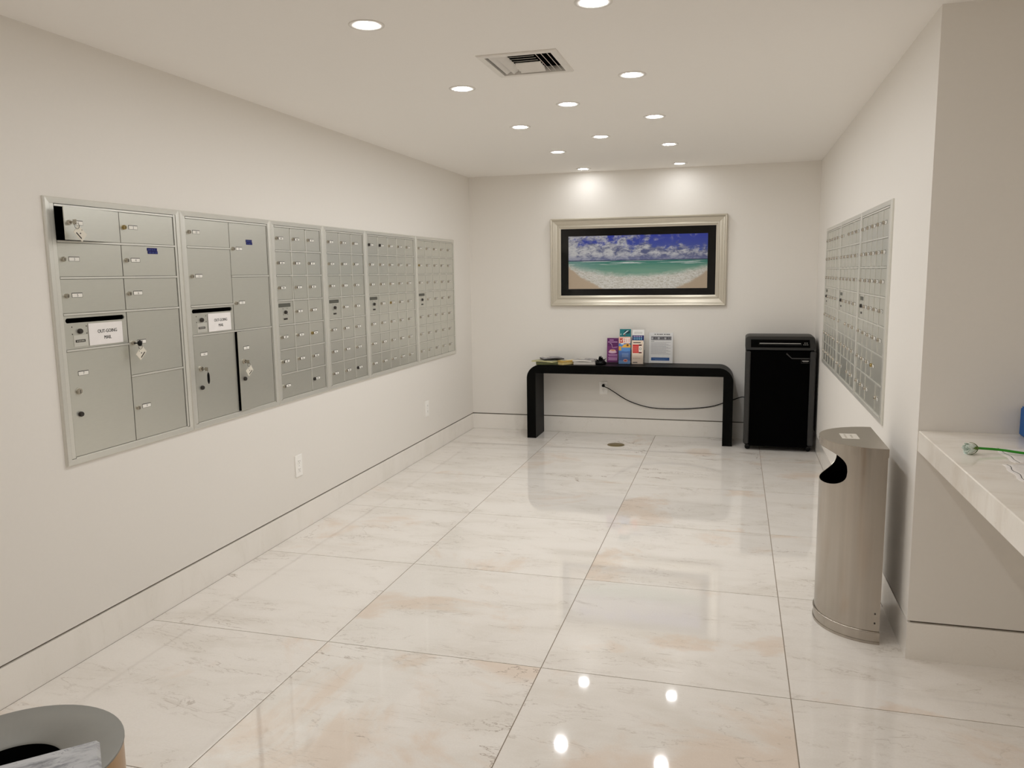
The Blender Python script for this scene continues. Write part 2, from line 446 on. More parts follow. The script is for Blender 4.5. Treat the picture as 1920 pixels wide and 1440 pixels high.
ordn = ['nearest', 'second nearest', 'third', 'fourth', 'farthest']
for k, y in enumerate((0.008, 1.077, 2.180, 3.282, 4.340)):
    downlight(1.147, y, '%s round downlight of the left-hand row in the ceiling' % ordn[k], dim=(k == 4))
for k, y in enumerate((0.018, 1.070, 2.126, 3.204, 4.290)):
    downlight(1.987, y, '%s round downlight of the right-hand row in the ceiling' % ordn[k], dim=(k == 4))
downlight(1.571, 1.610, 'round downlight of the middle row, the one nearer the air vent')
downlight(1.569, 2.711, 'round downlight of the middle row, the one farther from the air vent')
for y in (-1.07, -2.14, -3.21):  # unseen lamps, added to light the near end of the room
    for x in (1.147, 1.987):
        downlight(x, y, 'added unseen round downlight behind the viewpoint, outside the picture', 'added downlights behind the viewpoint', 2)

# ------------------------------------------------------------------ air vent
vt = thing('ceiling_vent', 'square white air vent with open louvres in the ceiling', 'air vent', (0, 0, ZC))
fo = 0.030
mb = MB()
def rfr(mb, x0, x1, y0, y1, prof, mat):
    lp = lambda t, z: [(x0+t, y0+t, z), (x1-t, y0+t, z), (x1-t, y1-t, z), (x0+t, y1-t, z)]
    for (t0, a), (t1, b) in zip(prof[:-1], prof[1:]):
        A, B = lp(t0, a), lp(t1, b)
        for i in range(4):
            j = (i+1) % 4; mb.face([A[i], B[i], B[j], A[j]], mat)
rfr(mb, VX0-fo, VX1+fo, VY0-fo, VY1+fo, [(0, 0), (0, -0.004), (0.006, -0.008), (0.030, -0.007), (0.032, 0.02)], 'trimwhite')
mb.obj('vent_frame', vt)
mb = MB()
e = 0.0005
x0, x1, y0, y1, zt = VX0+e, VX1-e, VY0+e, VY1-e, 0.18
mb.face([(x0, y0, zt), (x0, y1, zt), (x1, y1, zt), (x1, y0, zt)], 'cavity')
mb.face([(x0, y0, 0), (x0, y0, zt), (x1, y0, zt), (x1, y0, 0)], 'cavity'); mb.face([(x0, y1, 0), (x1, y1, 0), (x1, y1, zt), (x0, y1, zt)], 'cavity')
mb.face([(x0, y0, 0), (x0, y1, 0), (x0, y1, zt), (x0, y0, zt)], 'cavity'); mb.face([(x1, y0, 0), (x1, y0, zt), (x1, y1, zt), (x1, y1, 0)], 'cavity')
mb.obj('duct', vt)
def blade(cx, cy, L, wd, along, tilt):
    b = MB().box(-L/2, L/2, -wd/2, wd/2, -0.0008, 0.0008, 'trimwhite')
    o = b.obj('louvre', vt, (cx, cy, 0.006))
    o.rotation_euler = (tilt, 0, 0) if along == 'x' else (0, 0, 0)
    if along == 'y': o.rotation_euler = Matrix.Rotation(PI/2, 3, 'Z').to_euler(); o.rotation_euler = (Matrix.Rotation(PI/2, 3, 'Z') @ Matrix.Rotation(tilt, 3, 'X')).to_euler()
yc = (VY0+VY1)/2; LY = VY1-VY0-0.012
for x, t in ((1.452, -0.5), (1.486, -0.6)): blade(x, yc, LY, 0.036, 'y', t)
for x, t in ((1.636, 0.80), (1.660, 0.80), (1.686, 0.80)): blade(x, yc, LY, 0.022, 'y', t)
for k, y in enumerate((0.595, 0.630, 0.665, 0.700, 0.735)): blade(1.565, y, 0.115, 0.022, 'x', 0.25)
for k, y in enumerate((0.775, 0.812, 0.848)): blade(1.565, y, 0.115, 0.036, 'x', -0.55)

# ------------------------------------------------------------------ mailboxes
ZR = [1.787, 1.656, 1.518, 1.378, 1.239, 1.100, 0.960, 0.822]
def lockmesh(mat, r=0.0095):
    b = MB().lathe([(r*0.82, -0.0105), (r, -0.007), (r, 0.0)], mat, 14, axis='y')
    b.disc(0, -0.0106, 0, r*0.82, mat, 14)
    b.box(-0.0013, 0.0013, -0.0112, -0.0104, -r*0.62, r*0.42, 'ink'); return b.mesh('lock')
LOCK = {'chrome': lockmesh('chrome'), 'brass': lockmesh('brass'), 'big': lockmesh('chrome', 0.0125), 'dark': lockmesh('darkmetal', 0.0105)}
def labelmesh(wd, ht, text=None, marks=0, rs=None):
    b = MB(); b.box(-0.001, wd+0.0015, -0.0008, 0, -ht/2-0.001, ht/2+0.0022, 'darkmetal')  # label holder; its dark top and right edge paints in the frame's shadow
    b.box(0, wd-0.0005, -0.0016, -0.0008, -ht/2, ht/2-0.0003, 'card')
    if text: letters(b, text, wd*0.52, 0, -0.0019, ht*0.72, 'ink')
    for k in range(marks):
        x = wd*0.5+(k-(marks-1)/2)*0.0075; hh = ht*(0.28+0.1*rs.random())
        b.face([(x-0.0022, -0.0019, -hh), (x+0.0022, -0.0019, -hh*0.8), (x+0.0016, -0.0019, hh), (x-0.002, -0.0019, hh*0.7)], 'ink')
    return b.mesh('number_label')
_rs = random.Random(3)
LABS = [labelmesh(0.046, 0.0135, None, 2+(k % 2), _rs) for k in range(5)]
_dm = {}
def doormesh(wd, ht):
    k = (round(wd, 4), round(ht, 4))
    if k not in _dm: _dm[k] = MB().bbox(-wd, 0, -0.005, -0.001, 0, ht, 'alud', 0.0008).mesh('door')
    return _dm[k]
_bm = {}
def barobj(name, u, wd, ht, x, z, yf):
    k = (round(wd, 4), round(ht, 4))
    if k not in _bm: _bm[k] = MB().box(0, wd, yf, 0.003, 0, ht, 'alu').mesh('bar')
    return mobj(name, _bm[k], u, (x, 0, z))
def mail_unit(label, wallx, rz, a0, a1, dz0, dz1, cols, panel, merged, vbars, ori, nums=None, openings=None, rowspans=None, bigpanel=False, group=None, locks=None):
    """a0..a1 outer trim, dz0..dz1 door area (world wall coordinate along the unit); everything local to the unit's left edge"""
    loc = (wallx, a0, 0) if ori > 0 else (wallx, a0, 0)
    u = thing('mailbox_unit', label, 'mailboxes', loc, rz, group)
    W = abs(a1-a0); D0 = abs(dz0-a0); D1 = abs(dz1-a0)
    zt, zb = 1.821, 0.793
    f = MB().rframe(0.0006, W-0.0006, zb, zt, [(0, 0.0), (0, -0.007), (0.004, -0.012), (0.024, -0.010), (0.024, 0.004)], 'alu')
    # jamb bars inside the trim
    j0, j1 = 0.027, min(D0-0.0025, 0.060)
    if j1 > j0: f.box(j0, j1, -0.008, 0.003, zb+0.026, zt-0.019, 'alu')
    k0, k1 = D1+0.0025, W-0.027
    if k1 > k0: f.box(k0, k1, -0.008, 0.003, zb+0.026, zt-0.019, 'alu')
    f.obj('frame', u)
    c = MB(); q = 0.02
    X0, X1, B0, B1, yd = 0.018, W-0.018, zb+0.018, zt-0.018, 0.24
    c.face([(X0, yd, B0), (X1, yd, B0), (X1, yd, B1), (X0, yd, B1)], 'cavity')
    c.face([(X0, 0.001, B0), (X1, 0.001, B0), (X1, yd, B0), (X0, yd, B0)], 'cavity'); c.face([(X0, 0.001, B1), (X0, yd, B1), (X1, yd, B1), (X1, 0.001, B1)], 'cavity')
    c.face([(X0, 0.001, B0), (X0, yd, B0), (X0, yd, B1), (X0, 0.001, B1)], 'cavity'); c.face([(X1, 0.001, B0), (X1, 0.001, B1), (X1, yd, B1), (X1, yd, B0)], 'cavity')
    c.obj('box_body', u)
    cw = (D1-D0)/cols
    cells = {}
    for r in range(7):
        for k in range(cols): cells[r, k] = (r, k, r, k)
    for (r0, c0, r1, c1) in merged:
        for r in range(r0, r1+1):
            for k in range(c0, c1+1): cells[r, k] = (r0, c0, r1, c1)
    hb = 0.0038; gp = 0.0012
    for r in range(8):
        runs = []
        for k in range(cols):
            inside = 0 < r < 7 and cells[r-1, k] == cells[r, k]
            if not inside:
                if runs and runs[-1][1] == k: runs[-1][1] = k+1
                else: runs.append([k, k+1])
        zc = ZR[r] + (0.004 if r == 0 else -0.004 if r == 7 else 0)
        for s0, s1 in runs: barobj('shelf_bar', u, (s1-s0)*cw, 2*hb, D0+s0*cw, zc-hb, -0.0085)
    if vbars:
        for k in range(1, cols):
            r = 0
            while r < 7:
                if cells[r, k-1] != cells[r, k]:
                    barobj('divider_bar', u, 0.0084, ZR[r]-ZR[r+1]-2*hb, D0+k*cw-0.0042, ZR[r+1]+hb, -0.0075)
                r += 1
    done = set(); n = 0; vb = 0.0042 if vbars else 0.0006
    nums = nums or {}; openings = openings or {}
    for r in range(7):
        for k in range(cols):
            cell = cells[r, k]
            if cell in done: continue
            done.add(cell)
            r0, c0, r1, c1 = cell
            xa = D0+c0*cw+(vb+gp if c0 > 0 else gp); xb = D0+(c1+1)*cw-(vb+gp if c1 < cols-1 else gp)
            z1 = ZR[r0]-hb-gp+(0.004 if r0 == 0 else 0); z0 = ZR[r1+1]+hb+gp-(0.004 if r1 == 6 else 0)
            wd, ht = xb-xa, z1-z0
            if (r0, c0) == panel:
                p = MB(); sl = 0.0095 if bigpanel else 0.0105
                if bigpanel: sx0, sx1 = xa+0.008, xb-0.012; szc = z1-0.019
                else: sx0, sx1 = xa+wd*0.05, xb-wd*0.16; szc = z1-0.022
                R = sl; lp = []
                cr = R if bigpanel else 0.003
                for (qx, qz, t0) in ((sx1-cr, szc+R-cr, 0), (sx0+cr, szc+R-cr, 1), (sx0+cr, szc-R+cr, 2), (sx1-cr, szc-R+cr, 3)):
                    for s in range(5):
                        t = t0*PI/2+s*PI/8; lp.append((qx+cr*math.cos(t), qz+cr*math.sin(t)))
                p.plate_hole(xa, xb, z0, z1, -0.004, lp, 'alud')
                for i in range(len(lp)):
                    a, b = lp[i], lp[(i+1) % len(lp)]
                    p.face([(a[0], -0.004, a[1]), (a[0], 0.002, a[1]), (b[0], 0.002, b[1]), (b[0], -0.004, b[1])], 'alud')
                po = p.obj('outgoing_panel', u)
                if not bigpanel:
                    MB().box(sx0+0.001, sx1-0.001, -0.002, 0.001, szc-R+0.001, szc+R-0.001, 'greyflap').obj('flap', po)
                lx = xa+(0.072 if bigpanel else wd*0.47); lz = z1-(0.062 if bigpanel else 0.062)
                mobj('lock', LOCK['dark'], po, (lx, -0.004, lz))
                pl = MB()
                pw = 0.024 if bigpanel else 0.018
                if bigpanel: pl.box(lx-0.032, lx+0.038, -0.0055, -0.004, z0+0.008, z0+0.052, 'alu')
                pl.box(lx-pw, lx+pw, -0.0065, -0.0045, z0+0.024, z0+0.034, 'darkmetal')
                if bigpanel:
                    for i in range(5): pl.box(lx-0.019+i*0.008, lx-0.0145+i*0.008, -0.007, -0.0064, z0+0.027, z0+0.031, 'alu')
                pl.obj('maker_plate', po)
                sc = MB()
                for dx in (-1, 1):
                    for dz in (-1, 1): sc.disc(lx+dx*(0.036 if bigpanel else 0.022), -0.0044, lz+dz*(0.014 if bigpanel else 0.017)+0.004, 0.0028, 'darkmetal', 8)
                sc.obj('screws', po)
                continue
            o = mobj('door', doormesh(wd, ht), u, (xb, 0, z0), (0, 0, openings.get((r0, c0), 0.0)))
            zc = ht*0.5+0.002
            lk = (locks or {}).get((r0, c0), 'chrome')
            if lk == 'tall':
                mobj('lock', LOCK['big'], o, (-wd+0.040, -0.005, 1.078-z0)); mobj('lower_lock', LOCK['dark'], o, (-wd+0.040, -0.005, 0.987-z0))
                mobj('number_label', labelmesh(0.05, 0.0145, nums[r0, c0]), o, (-wd+0.047, -0.005, 1.146-z0))
            else:
                mobj('lock', LOCK[lk], o, (-wd+0.021, -0.005, zc))
                if (r0, c0) in nums: mobj('number_label', labelmesh(0.05, 0.0145, nums[r0, c0]), o, (-wd+0.050, -0.005, zc+0.001))
                else: mobj('number_label', LABS[n % 5], o, (-wd+0.044, -0.005, zc)); n += 1
    return u

R90 = PI/2
def tape(unit, x, z, lines, wd=0.062, ht=0.026):
    """blue embossed label tape: stuck on a door of this unit"""
    b = MB()
    hh = ht/2
    for k in range(2):
        sh = 0.003*k
        b.box(x+sh, x+wd+sh, -0.0062, -0.0052, z-hh*(k+1)+0.0004, z-hh*k, 'tape')
        cx = x+sh+0.006
        for wlen in lines[k]:
            for i in range(wlen):
                b.box(cx, cx+0.0022, -0.0066, -0.0062, z-hh*k-hh*0.74, z-hh*k-hh*(0.3+0.1*((i*7+k) % 3)), 'tapeink'); cx += 0.0038
            cx += 0.004
    return b
u1 = mail_unit('steel mailbox unit with the largest doors numbered 1 to 9, nearest end of left wall', 0, R90, -0.392, 0.356, -0.344, 0.315, 2, (3, 0),
    [(4, 0, 6, 0), (3, 1, 4, 1), (5, 1, 6, 1)], False, 1,
    {(0, 0): '1', (0, 1): '2', (1, 0): '3', (1, 1): '4', (2, 0): '5', (2, 1): '6', (4, 0): '7', (3, 1): '8', (5, 1): '9'},
    {(0, 0): 0.125}, bigpanel=True, locks={(4, 0): 'tall', (0, 1): 'brass'}, group='wall mailbox units')
u2_ = mail_unit('steel mailbox unit with large doors numbered 10 to 15 and one bottom door ajar', 0, R90, 0.356, 1.099, 0.399, 1.066, 2, (3, 0),
    [(1, 0, 2, 0), (4, 0, 6, 0), (0, 1, 1, 1), (2, 1, 3, 1), (4, 1, 6, 1)], False, 1,
    {(0, 0): '10', (1, 0): '11', (0, 1): '12', (2, 1): '13', (4, 0): '14', (4, 1): '15'},
    {(4, 1): 0.042, (4, 0): 0.006}, bigpanel=True, locks={(4, 0): 'tall', (4, 1): 'tall'}, group='wall mailbox units')
mail_unit('three-column steel mailbox unit on left wall with one wide door in its bottom row', 0, R90, 1.099, 1.681, 1.143, 1.645, 3, (3, 0),
    [(6, 0, 6, 1)], True, 1, openings={(2, 1): 0.03}, locks={(6, 2): 'dark', (4, 2): 'brass'}, group='wall mailbox units')
mail_unit('three-column steel mailbox unit on left wall with only narrow doors', 0, R90, 1.681, 2.262, 1.726, 2.231, 3, (3, 0), [], True, 1, locks={(6, 2): 'dark'}, group='wall mailbox units')
mail_unit('five-column steel mailbox unit on left wall, second from the far corner', 0, R90, 2.262, 3.171, 2.309, 3.129, 5, (3, 0), [], True, 1, openings={(0, 1): 0.02}, locks={(3, 2): 'brass', (0, 0): 'dark', (0, 1): 'dark'}, group='wall mailbox units')
mail_unit('five-column steel mailbox unit on left wall, last one before the far corner', 0, R90, 3.171, 4.072, 3.213, 4.046, 5, (3, 0), [], True, 1, locks={(1, 0): 'brass'}, group='wall mailbox units')
# right wall: seen from the room, left is the far end
mail_unit('steel mailbox unit on right wall nearest the silver trash bin, two wide doors low down', XR, -R90, 2.047, 1.134, 2.008, 1.200, 5, (3, 0), [(5, 3, 5, 4), (6, 2, 6, 3)], True, -1, locks={(5, 3): 'brass'}, group='wall mailbox units')
mail_unit('middle steel mailbox unit of the three on right wall', XR, -R90, 2.945, 2.047, 2.905, 2.092, 5, (3, 0), [(0, 0, 0, 1), (4, 0, 4, 1), (6, 1, 6, 2)], True, -1, group='wall mailbox units')
mail_unit('steel mailbox unit on right wall nearest the black shredder', XR, -R90, 3.828, 2.945, 3.780, 2.990, 5, (3, 0), [], True, -1, group='wall mailbox units')

# blue label tapes belong to their doors
def doors_of(u): return [o for o in u.children if o.name.startswith('door')]
bpy.context.view_layer.update()
def stick(u, xw, z, lines, wd):
    for d in doors_of(u):
        me = d.data; xs = [v.co.x for v in me.vertices]; zs = [v.co.z for v in me.vertices]
        lx0, lx1 = d.location.x+min(xs), d.location.x+max(xs); lz0, lz1 = d.location.z+min(zs), d.location.z+max(zs)
        if lx0 < xw < lx1 and lz0 < z < lz1:
            o = tape(None, xw-d.location.x, z-d.location.z, lines, wd).obj('label_tape', d); o['label'] = 'dark blue embossed label tape'
            return
stick(u1, 0.392+0.137, 1.644, ((5, 3, 2), (4, 4, 4)), 0.062)
stick(u2_, -0.356+0.873, 1.706, ((4, 3, 3), (3, 5, 2)), 0.054)

# paper notices
def notice(y, label):
    t = thing('paper_sign', label, 'paper sign', (0.0058, y, 1.250), R90, 'outgoing mail notices')
    MB().box(0, 0.181, -0.0006, 0, 0, 0.0875, 'paper').obj('sheet', t)
    b = MB(); 
    for dx in (-0.0005, 0.0005): letters(b, 'OUT-GOING', 0.098+dx, 0.054, -0.0009, 0.0142, 'ink', 0.92); letters(b, 'MAIL', 0.098+dx, 0.028, -0.0009, 0.0142, 'ink', 0.92)
    b.obj('lettering', t)
notice(-0.227, 'white OUT-GOING MAIL notice nearest the viewer, above the big door numbered 7')
notice(0.522, 'white OUT-GOING MAIL notice farther from the viewer, left of an ajar door')

# keys hanging in locks  (local: x along wall, -y out of the wall)
def keyset(y, z, out, label, ang, tdx, tdz, bow='chrome', fob=False):
    t = thing('key_set', label, 'keys', (out, y, z), R90, 'keys left in mailbox locks')
    k = MB()
    if bow == 'black':
        k.lathe([(0.0, -0.030), (0.010, -0.030), (0.0125, -0.028), (0.0125, -0.024), (0.010, -0.022), (0, -0.022)], 'black', 14, c=(0.0, 0.0), axis='y')
        k.box(-0.004, 0.004, -0.024, 0.003, -0.002, 0.002, 'black')
    else:
        k.box(-0.001, 0.001, -0.014, 0.002, -0.003, 0.003, 'chrome')
        k.box(-0.001, 0.001, -0.030, -0.014, -0.009, 0.009, 'chrome')
    k.obj('key', t)
    if fob:
        f = MB(); f.tube([(0, -0.028, -0.010), (0.001, -0.030, -0.018)], 0.001, 'darkmetal', 6); f.obj('ring', t)
        f = MB(); pts = [(0.001, -0.030, -0.016-0.055*s/8) for s in range(9)]
        f.tube(pts, [0.002, 0.0048, 0.0058, 0.006, 0.006, 0.006, 0.0058, 0.0046, 0.002], 'black', 10); f.obj('fob', t)
        return
    rg = MB(); cx, cz = tdx*0.28, tdz*0.28-0.003
    rg.tube([(cx+0.011*math.cos(a), -0.026, cz+0.011*math.sin(a)) for a in [2*PI*i/16 for i in range(16)]], 0.0008, 'darkmetal', 5, True); rg.obj('ring', t)
    tg = MB(); tg.bbox(-0.026, 0.026, -0.0012, 0.0012, -0.019, 0.019, 'tag', 0.0005)
    tg.box(-0.016, 0.016, -0.0016, -0.0012, -0.014, -0.0095, 'darkmetal')
    tg.disc(0.0, -0.0016, 0.0, 0.003, 'darkmetal', 8)
    tg.disc(-0.003, -0.0016, 0.015, 0.002, 'ink', 8)
    o = tg.obj('tag', t, (tdx, -0.024, tdz)); o.rotation_euler = (0, ang, 0)
keyset(-0.318, 1.727, 0.050, 'key with white square tag hanging from ajar mailbox door 1', 0.75, 0.020, -0.042)
keyset(0.004, 1.2405, 0.0195, 'black-headed key with white tag hanging from mailbox door 8', -0.75, 0.006, -0.042, 'black')
keyset(0.768, 1.077, 0.025, 'key with white tag hanging from ajar mailbox door 15', -0.6, 0.008, -0.046)
keyset(0.437, 1.078, 0.0195, 'key with long black fob hanging from mailbox door 14', 0, 0, 0, fob=True)

# ------------------------------------------------------------------ framed seascape
pic = thing('framed_picture', 'wide framed beach and ocean photograph with black mat on back wall', 'picture', (1.597, YB, 1.207))
hw, hh = 0.794, 0.800
MB().rframe(-hw, hw, 0, hh, [(0, 0), (0, -0.036), (0.006, -0.044), (0.014, -0.042), (0.022, -0.034), (0.030, -0.033), (0.050, -0.024), (0.062, -0.022), (0.066, -0.026), (0.076, -0.026), (0.084, -0.020), (0.094, -0.016), (0.094, -0.004)], 'frame').obj('frame', pic)
MB().box(-hw+0.092, hw-0.092, -0.006, -0.001, 0.092, hh-0.092, 'matboard').obj('mat_board', pic)
def seascape():
    m, nt, b = newmat('beach_photograph'); L = nt.links.new
    uvn = node(nt, 'ShaderNodeTexCoord'); sp = node(nt, 'ShaderNodeSeparateXYZ'); L(uvn.outputs['Generated'], sp.inputs[0])
    U, V = sp.outputs['X'], sp.outputs['Z']
    def mth(op, a, c=None):
        n = node(nt, 'ShaderNodeMath', operation=op)
        for i, v in enumerate((a, c)):
            if v is None: continue
            if isinstance(v, (int, float)): n.inputs[i].default_value = v
            else: L(v, n.inputs[i])
        return n.outputs[0]
    def rng(v, a, c, lo=0.0, hi=1.0):
        r = node(nt, 'ShaderNodeMapRange'); r.interpolation_type = 'SMOOTHSTEP'
        for k, x in (('From Min', a), ('From Max', c), ('To Min', lo), ('To Max', hi)): r.inputs[k].default_value = x
        L(v, r.inputs['Value']); return r.outputs['Result']
    def mix(f, a, c):
        x = node(nt, 'ShaderNodeMix', data_type='RGBA')
        if isinstance(f, (int, float)): x.inputs[0].default_value = f
        else: L(f, x.inputs[0])
        for s, v in ((6, a), (7, c)):
            if isinstance(v, tuple): x.inputs[s].default_value = v
            else: L(v, x.inputs[s])
        return x.outputs[2]
    def noise(sx, sz, sc, det=6, rg=0.6, dist=0.0, off=0.0):
        mp = node(nt, 'ShaderNodeMapping'); mp.inputs['Scale'].default_value = (sx, 1, sz); mp.inputs['Location'].default_value = (off, 0, off)
        L(uvn.outputs['Generated'], mp.inputs['Vector'])
        n = node(nt, 'ShaderNodeTexNoise'); n.inputs['Scale'].default_value = sc; n.inputs['Detail'].default_value = det; n.inputs['Roughness'].default_value = rg; n.inputs['Distortion'].default_value = dist
        L(mp.outputs[0], n.inputs['Vector']); return n.outputs['Fac']
    # sky
    blue = mix(rng(V, 0.6, 1.0), srgb(70, 96, 178), srgb(22, 56, 190))
    cl = noise(3.6, 1.9, 2.2, 10, 0.72, 0.35, 1.3)
    left = rng(U, 0.0, 0.9, 0.14, 0.0)
    cm = rng(mth('ADD', mth('ADD', cl, left), rng(V, 0.55, 0.92, 0.17, -0.04)), 0.48, 0.62)
    shade = noise(4.4, 3.4, 3.4, 9, 0.72, 0.4, 4.7)
    white = mix(rng(mth('ADD', shade, rng(U, 0, 0.7, 0.07, 0)), 0.40, 0.64), srgb(88, 98, 150), srgb(226, 228, 232))
    sky = mix(cm, blue, white)
    hz = rng(V, 0.56, 0.66, 0.55, 0.0)
    sky = mix(hz, sky, srgb(112, 120, 172))
    # sea
    du = mth('SUBTRACT', U, 0.52); par = mth('MULTIPLY', du, du)
    sea = mix(rng(V, 0.32, 0.53), srgb(128, 178, 156), srgb(40, 138, 124))
    st = noise(2.5, 22, 1.7, 5, 0.6, 0.2, 2.2)
    sea = mix(rng(st, 0.5, 0.7, 0.0, 0.55), sea, srgb(74, 156, 148))
    sea = mix(rng(U, 0.35, 0.0, 0.0, 0.55), sea, srgb(150, 190, 190))
    br = mth('MULTIPLY', rng(noise(2.0, 26, 2.2, 4, 0.55, 0.3, 7.1), 0.55, 0.60), mth('MULTIPLY', rng(V, 0.44, 0.47), rng(V, 0.535, 0.52)))
    sea = mix(br, sea, srgb(232, 240, 240))
    deep = rng(V, 0.515, 0.537); sea = mix(deep, sea, srgb(24, 52, 100))
    # foam and sand
    n2 = mth('MULTIPLY', mth('SUBTRACT', noise(5, 5, 2.5, 6, 0.7, 0.6, 3.3), 0.5), 0.16)
    fb = mth('ADD', mth('ADD', mth('MULTIPLY', par, 0.72), 0.285), n2)
    foamc = mix(rng(noise(9, 14, 5.0, 9, 0.78, 1.2, 5.0), 0.36, 0.58), srgb(186, 180, 160), srgb(246, 245, 242))
    col = mix(rng(mth('SUBTRACT', V, fb), -0.10, 0.03), foamc, sea)
    sb = mth('ADD', mth('SUBTRACT', mth('MULTIPLY', par, 2.0), 0.135), mth('MULTIPLY', n2, 0.9))
    col = mix(rng(mth('SUBTRACT', V, sb), -0.025, 0.03), mix(noise(8, 8, 9), srgb(200, 178, 152), srgb(214, 196, 172)), col)
    col = mix(rng(V, 0.538, 0.546), col, sky)
    L(col, b.inputs['Base Color']); b.inputs['Roughness'].default_value = 0.5
    return m
M['sea'] = seascape()
MB().box(-0.629, 0.630, -0.0075, -0.006, 0.155, 0.638, 'sea').obj('photograph', pic)
MB().box(-hw+0.093, hw-0.093, -0.0125, -0.0105, 0.093, hh-0.093, 'glass').obj('glass_pane', pic)

# ------------------------------------------------------------------ console table
ct = thing('console_table', 'black waterfall console table with rounded ends against back wall', 'table', (0.642, 4.206, 0))
CW, CH, TT, LT, RR, CD = 1.832, 0.682, 0.076, 0.083, 0.125, 0.325
zj = CH-RR
out = [(0, zj)]
arcL = [(RR-RR*math.cos(PI/2*s/12), CH-RR+RR*math.sin(PI/2*s/12)) for s in range(13)]
arcR = [(CW-p[0], p[1]) for p in arcL][::-1]
poly = arcL+arcR+[(CW-LT, zj), (CW-LT, CH-TT), (LT, CH-TT), (LT, zj)]
MB().prism(poly[::-1], 0, CD, 'wood', 1).obj('tabletop', ct)
for x in (0, CW-LT): MB().box(x, x+LT, 0, CD, 0, zj, 'wood').obj('leg', ct)

# ------------------------------------------------------------------ shredder
sh = thing('paper_shredder', 'tall black and grey office paper shredder in the back right corner', 'shredder', (2.566, 4.098, 0))
SW, SD = 0.556, 0.37
MB().bbox(0.004, SW-0.004, 0.012, SD, 0.045, 0.852, 'shred', 0.01).obj('cabinet', sh)
MB().bbox(0.044, SW-0.046, -0.004, 0.012, 0.040, 0.848, 'shred', 0.004).obj('front_door', sh)
for x0, x1 in ((0.0, 0.043), (SW-0.045, SW)): MB().bbox(x0, x1, -0.010, 0.10, 0.055, 0.845, 'shredgrey', 0.008).obj('side_pillar', sh)
# head: sloped front, rounded shoulders
prof = [(-0.006, 0.856), (0.000, 0.872), (0.085, 0.940), (0.110, 0.958), (0.150, 0.964), (SD, 0.964), (SD, 0.856)]
hd = MB()
def section(x, sx):   # profile pulled in near the ends
    return [(x, y, 0.856+(z-0.856)*sx) for y, z in prof]
xs = [(0.0, 0.80), (0.006, 0.90), (0.018, 0.97), (0.035, 1.0), (SW-0.035, 1.0), (SW-0.018, 0.97), (SW-0.006, 0.90), (SW, 0.80)]
secs = [section(*q) for q in xs]
for a, b in zip(secs[:-1], secs[1:]):
    for i in range(len(prof)):
        j = (i+1) % len(prof); hd.face([a[i], b[i], b[j], a[j]], 'shredhead')
hd.face(secs[0], 'shredhead'); hd.face(secs[-1][::-1], 'shredhead')
hd.obj('head', sh)
sl = Vector((0, 0.085, 0.068)).normalized(); nrm = Vector((0, -sl.z, sl.y))
def on_slope(x0, x1, s0, s1, h, mat, name, parent=sh, h0=-0.002):
    P = Vector((0, 0.000, 0.872)); b = MB()
    q = []
    for hh_ in (h0, h):
        for (x, s) in ((x0, s0), (x1, s0), (x1, s1), (x0, s1)): q.append(tuple(P+Vector((x, 0, 0))+sl*s+nrm*hh_))
    for f in ((4, 5, 6, 7), (0, 1, 5, 4), (1, 2, 6, 5), (2, 3, 7, 6), (3, 0, 4, 7)): b.face([q[i] for i in f], mat)
    return b.obj(name, parent)
on_slope(0.043, SW-0.047, 0.006, 0.100, 0.0015, 'shred', 'head_panel')
on_slope(0.105, 0.445, 0.030, 0.046, 0.004, 'black', 'feed_slot')
on_slope(0.112, 0.438, 0.047, 0.0535, 0.006, 'silver', 'slot_edge')
c = MB()
for i, (x, s) in enumerate(((0.462, 0.040), (0.476, 0.040), (0.490, 0.040), (0.470, 0.060), (0.486, 0.060))):
    P = Vector((0, 0.0, 0.872)) + sl*s + nrm*0.0022
    c.face([tuple(P+Vector((x-0.004, 0, 0))-sl*0.003), tuple(P+Vector((x+0.004, 0, 0))-sl*0.003), tuple(P+Vector((x+0.004, 0, 0))+sl*0.003), tuple(P+Vector((x-0.004, 0, 0))+sl*0.003)], 'silver')
c.obj('control_buttons', sh)
c = MB(); pts = [(0.322, 0.828), (0.368, 0.788), (0.510, 0.788)]; hl = 0.0045
c.face([(pts[0][0], -0.0046, pts[0][1]-hl), (pts[1][0], -0.0046, pts[1][1]-hl), (pts[1][0], -0.0046, pts[1][1]+hl), (pts[0][0]+0.006, -0.0046, pts[0][1]+hl)], 'shredgrey')
c.face([(pts[1][0], -0.0046, pts[1][1]-hl), (pts[2][0], -0.0046, pts[2][1]-hl), (pts[2][0], -0.0046, pts[2][1]+hl), (pts[1][0], -0.0046, pts[1][1]+hl)], 'shredgrey')
c.obj('door_trim_line', sh)
c = MB().box(0.442, 0.508, -0.0052, -0.004, 0.748, 0.776, 'shredgrey').box(0.444, 0.506, -0.0056, -0.0052, 0.750, 0.774, 'shred')
c.box(0.450, 0.500, -0.0060, -0.0056, 0.764, 0.769, 'silver').box(0.456, 0.494, -0.0060, -0.0056, 0.755, 0.760, 'shredgrey')
c.obj('badge', sh)
for x in (0.035, SW-0.035):
    for y in (0.05, SD-0.05):
        MB().lathe([(0.0, -0.012), (0.020, -0.012), (0.022, -0.009), (0.022, 0.009), (0.020, 0.012), (0.0, 0.012)], 'black', 16, axis='y').box(-0.013, 0.013, -0.015, 0.015, 0.008, 0.024, 'shredgrey').obj('caster', sh, (x, y, 0.022))

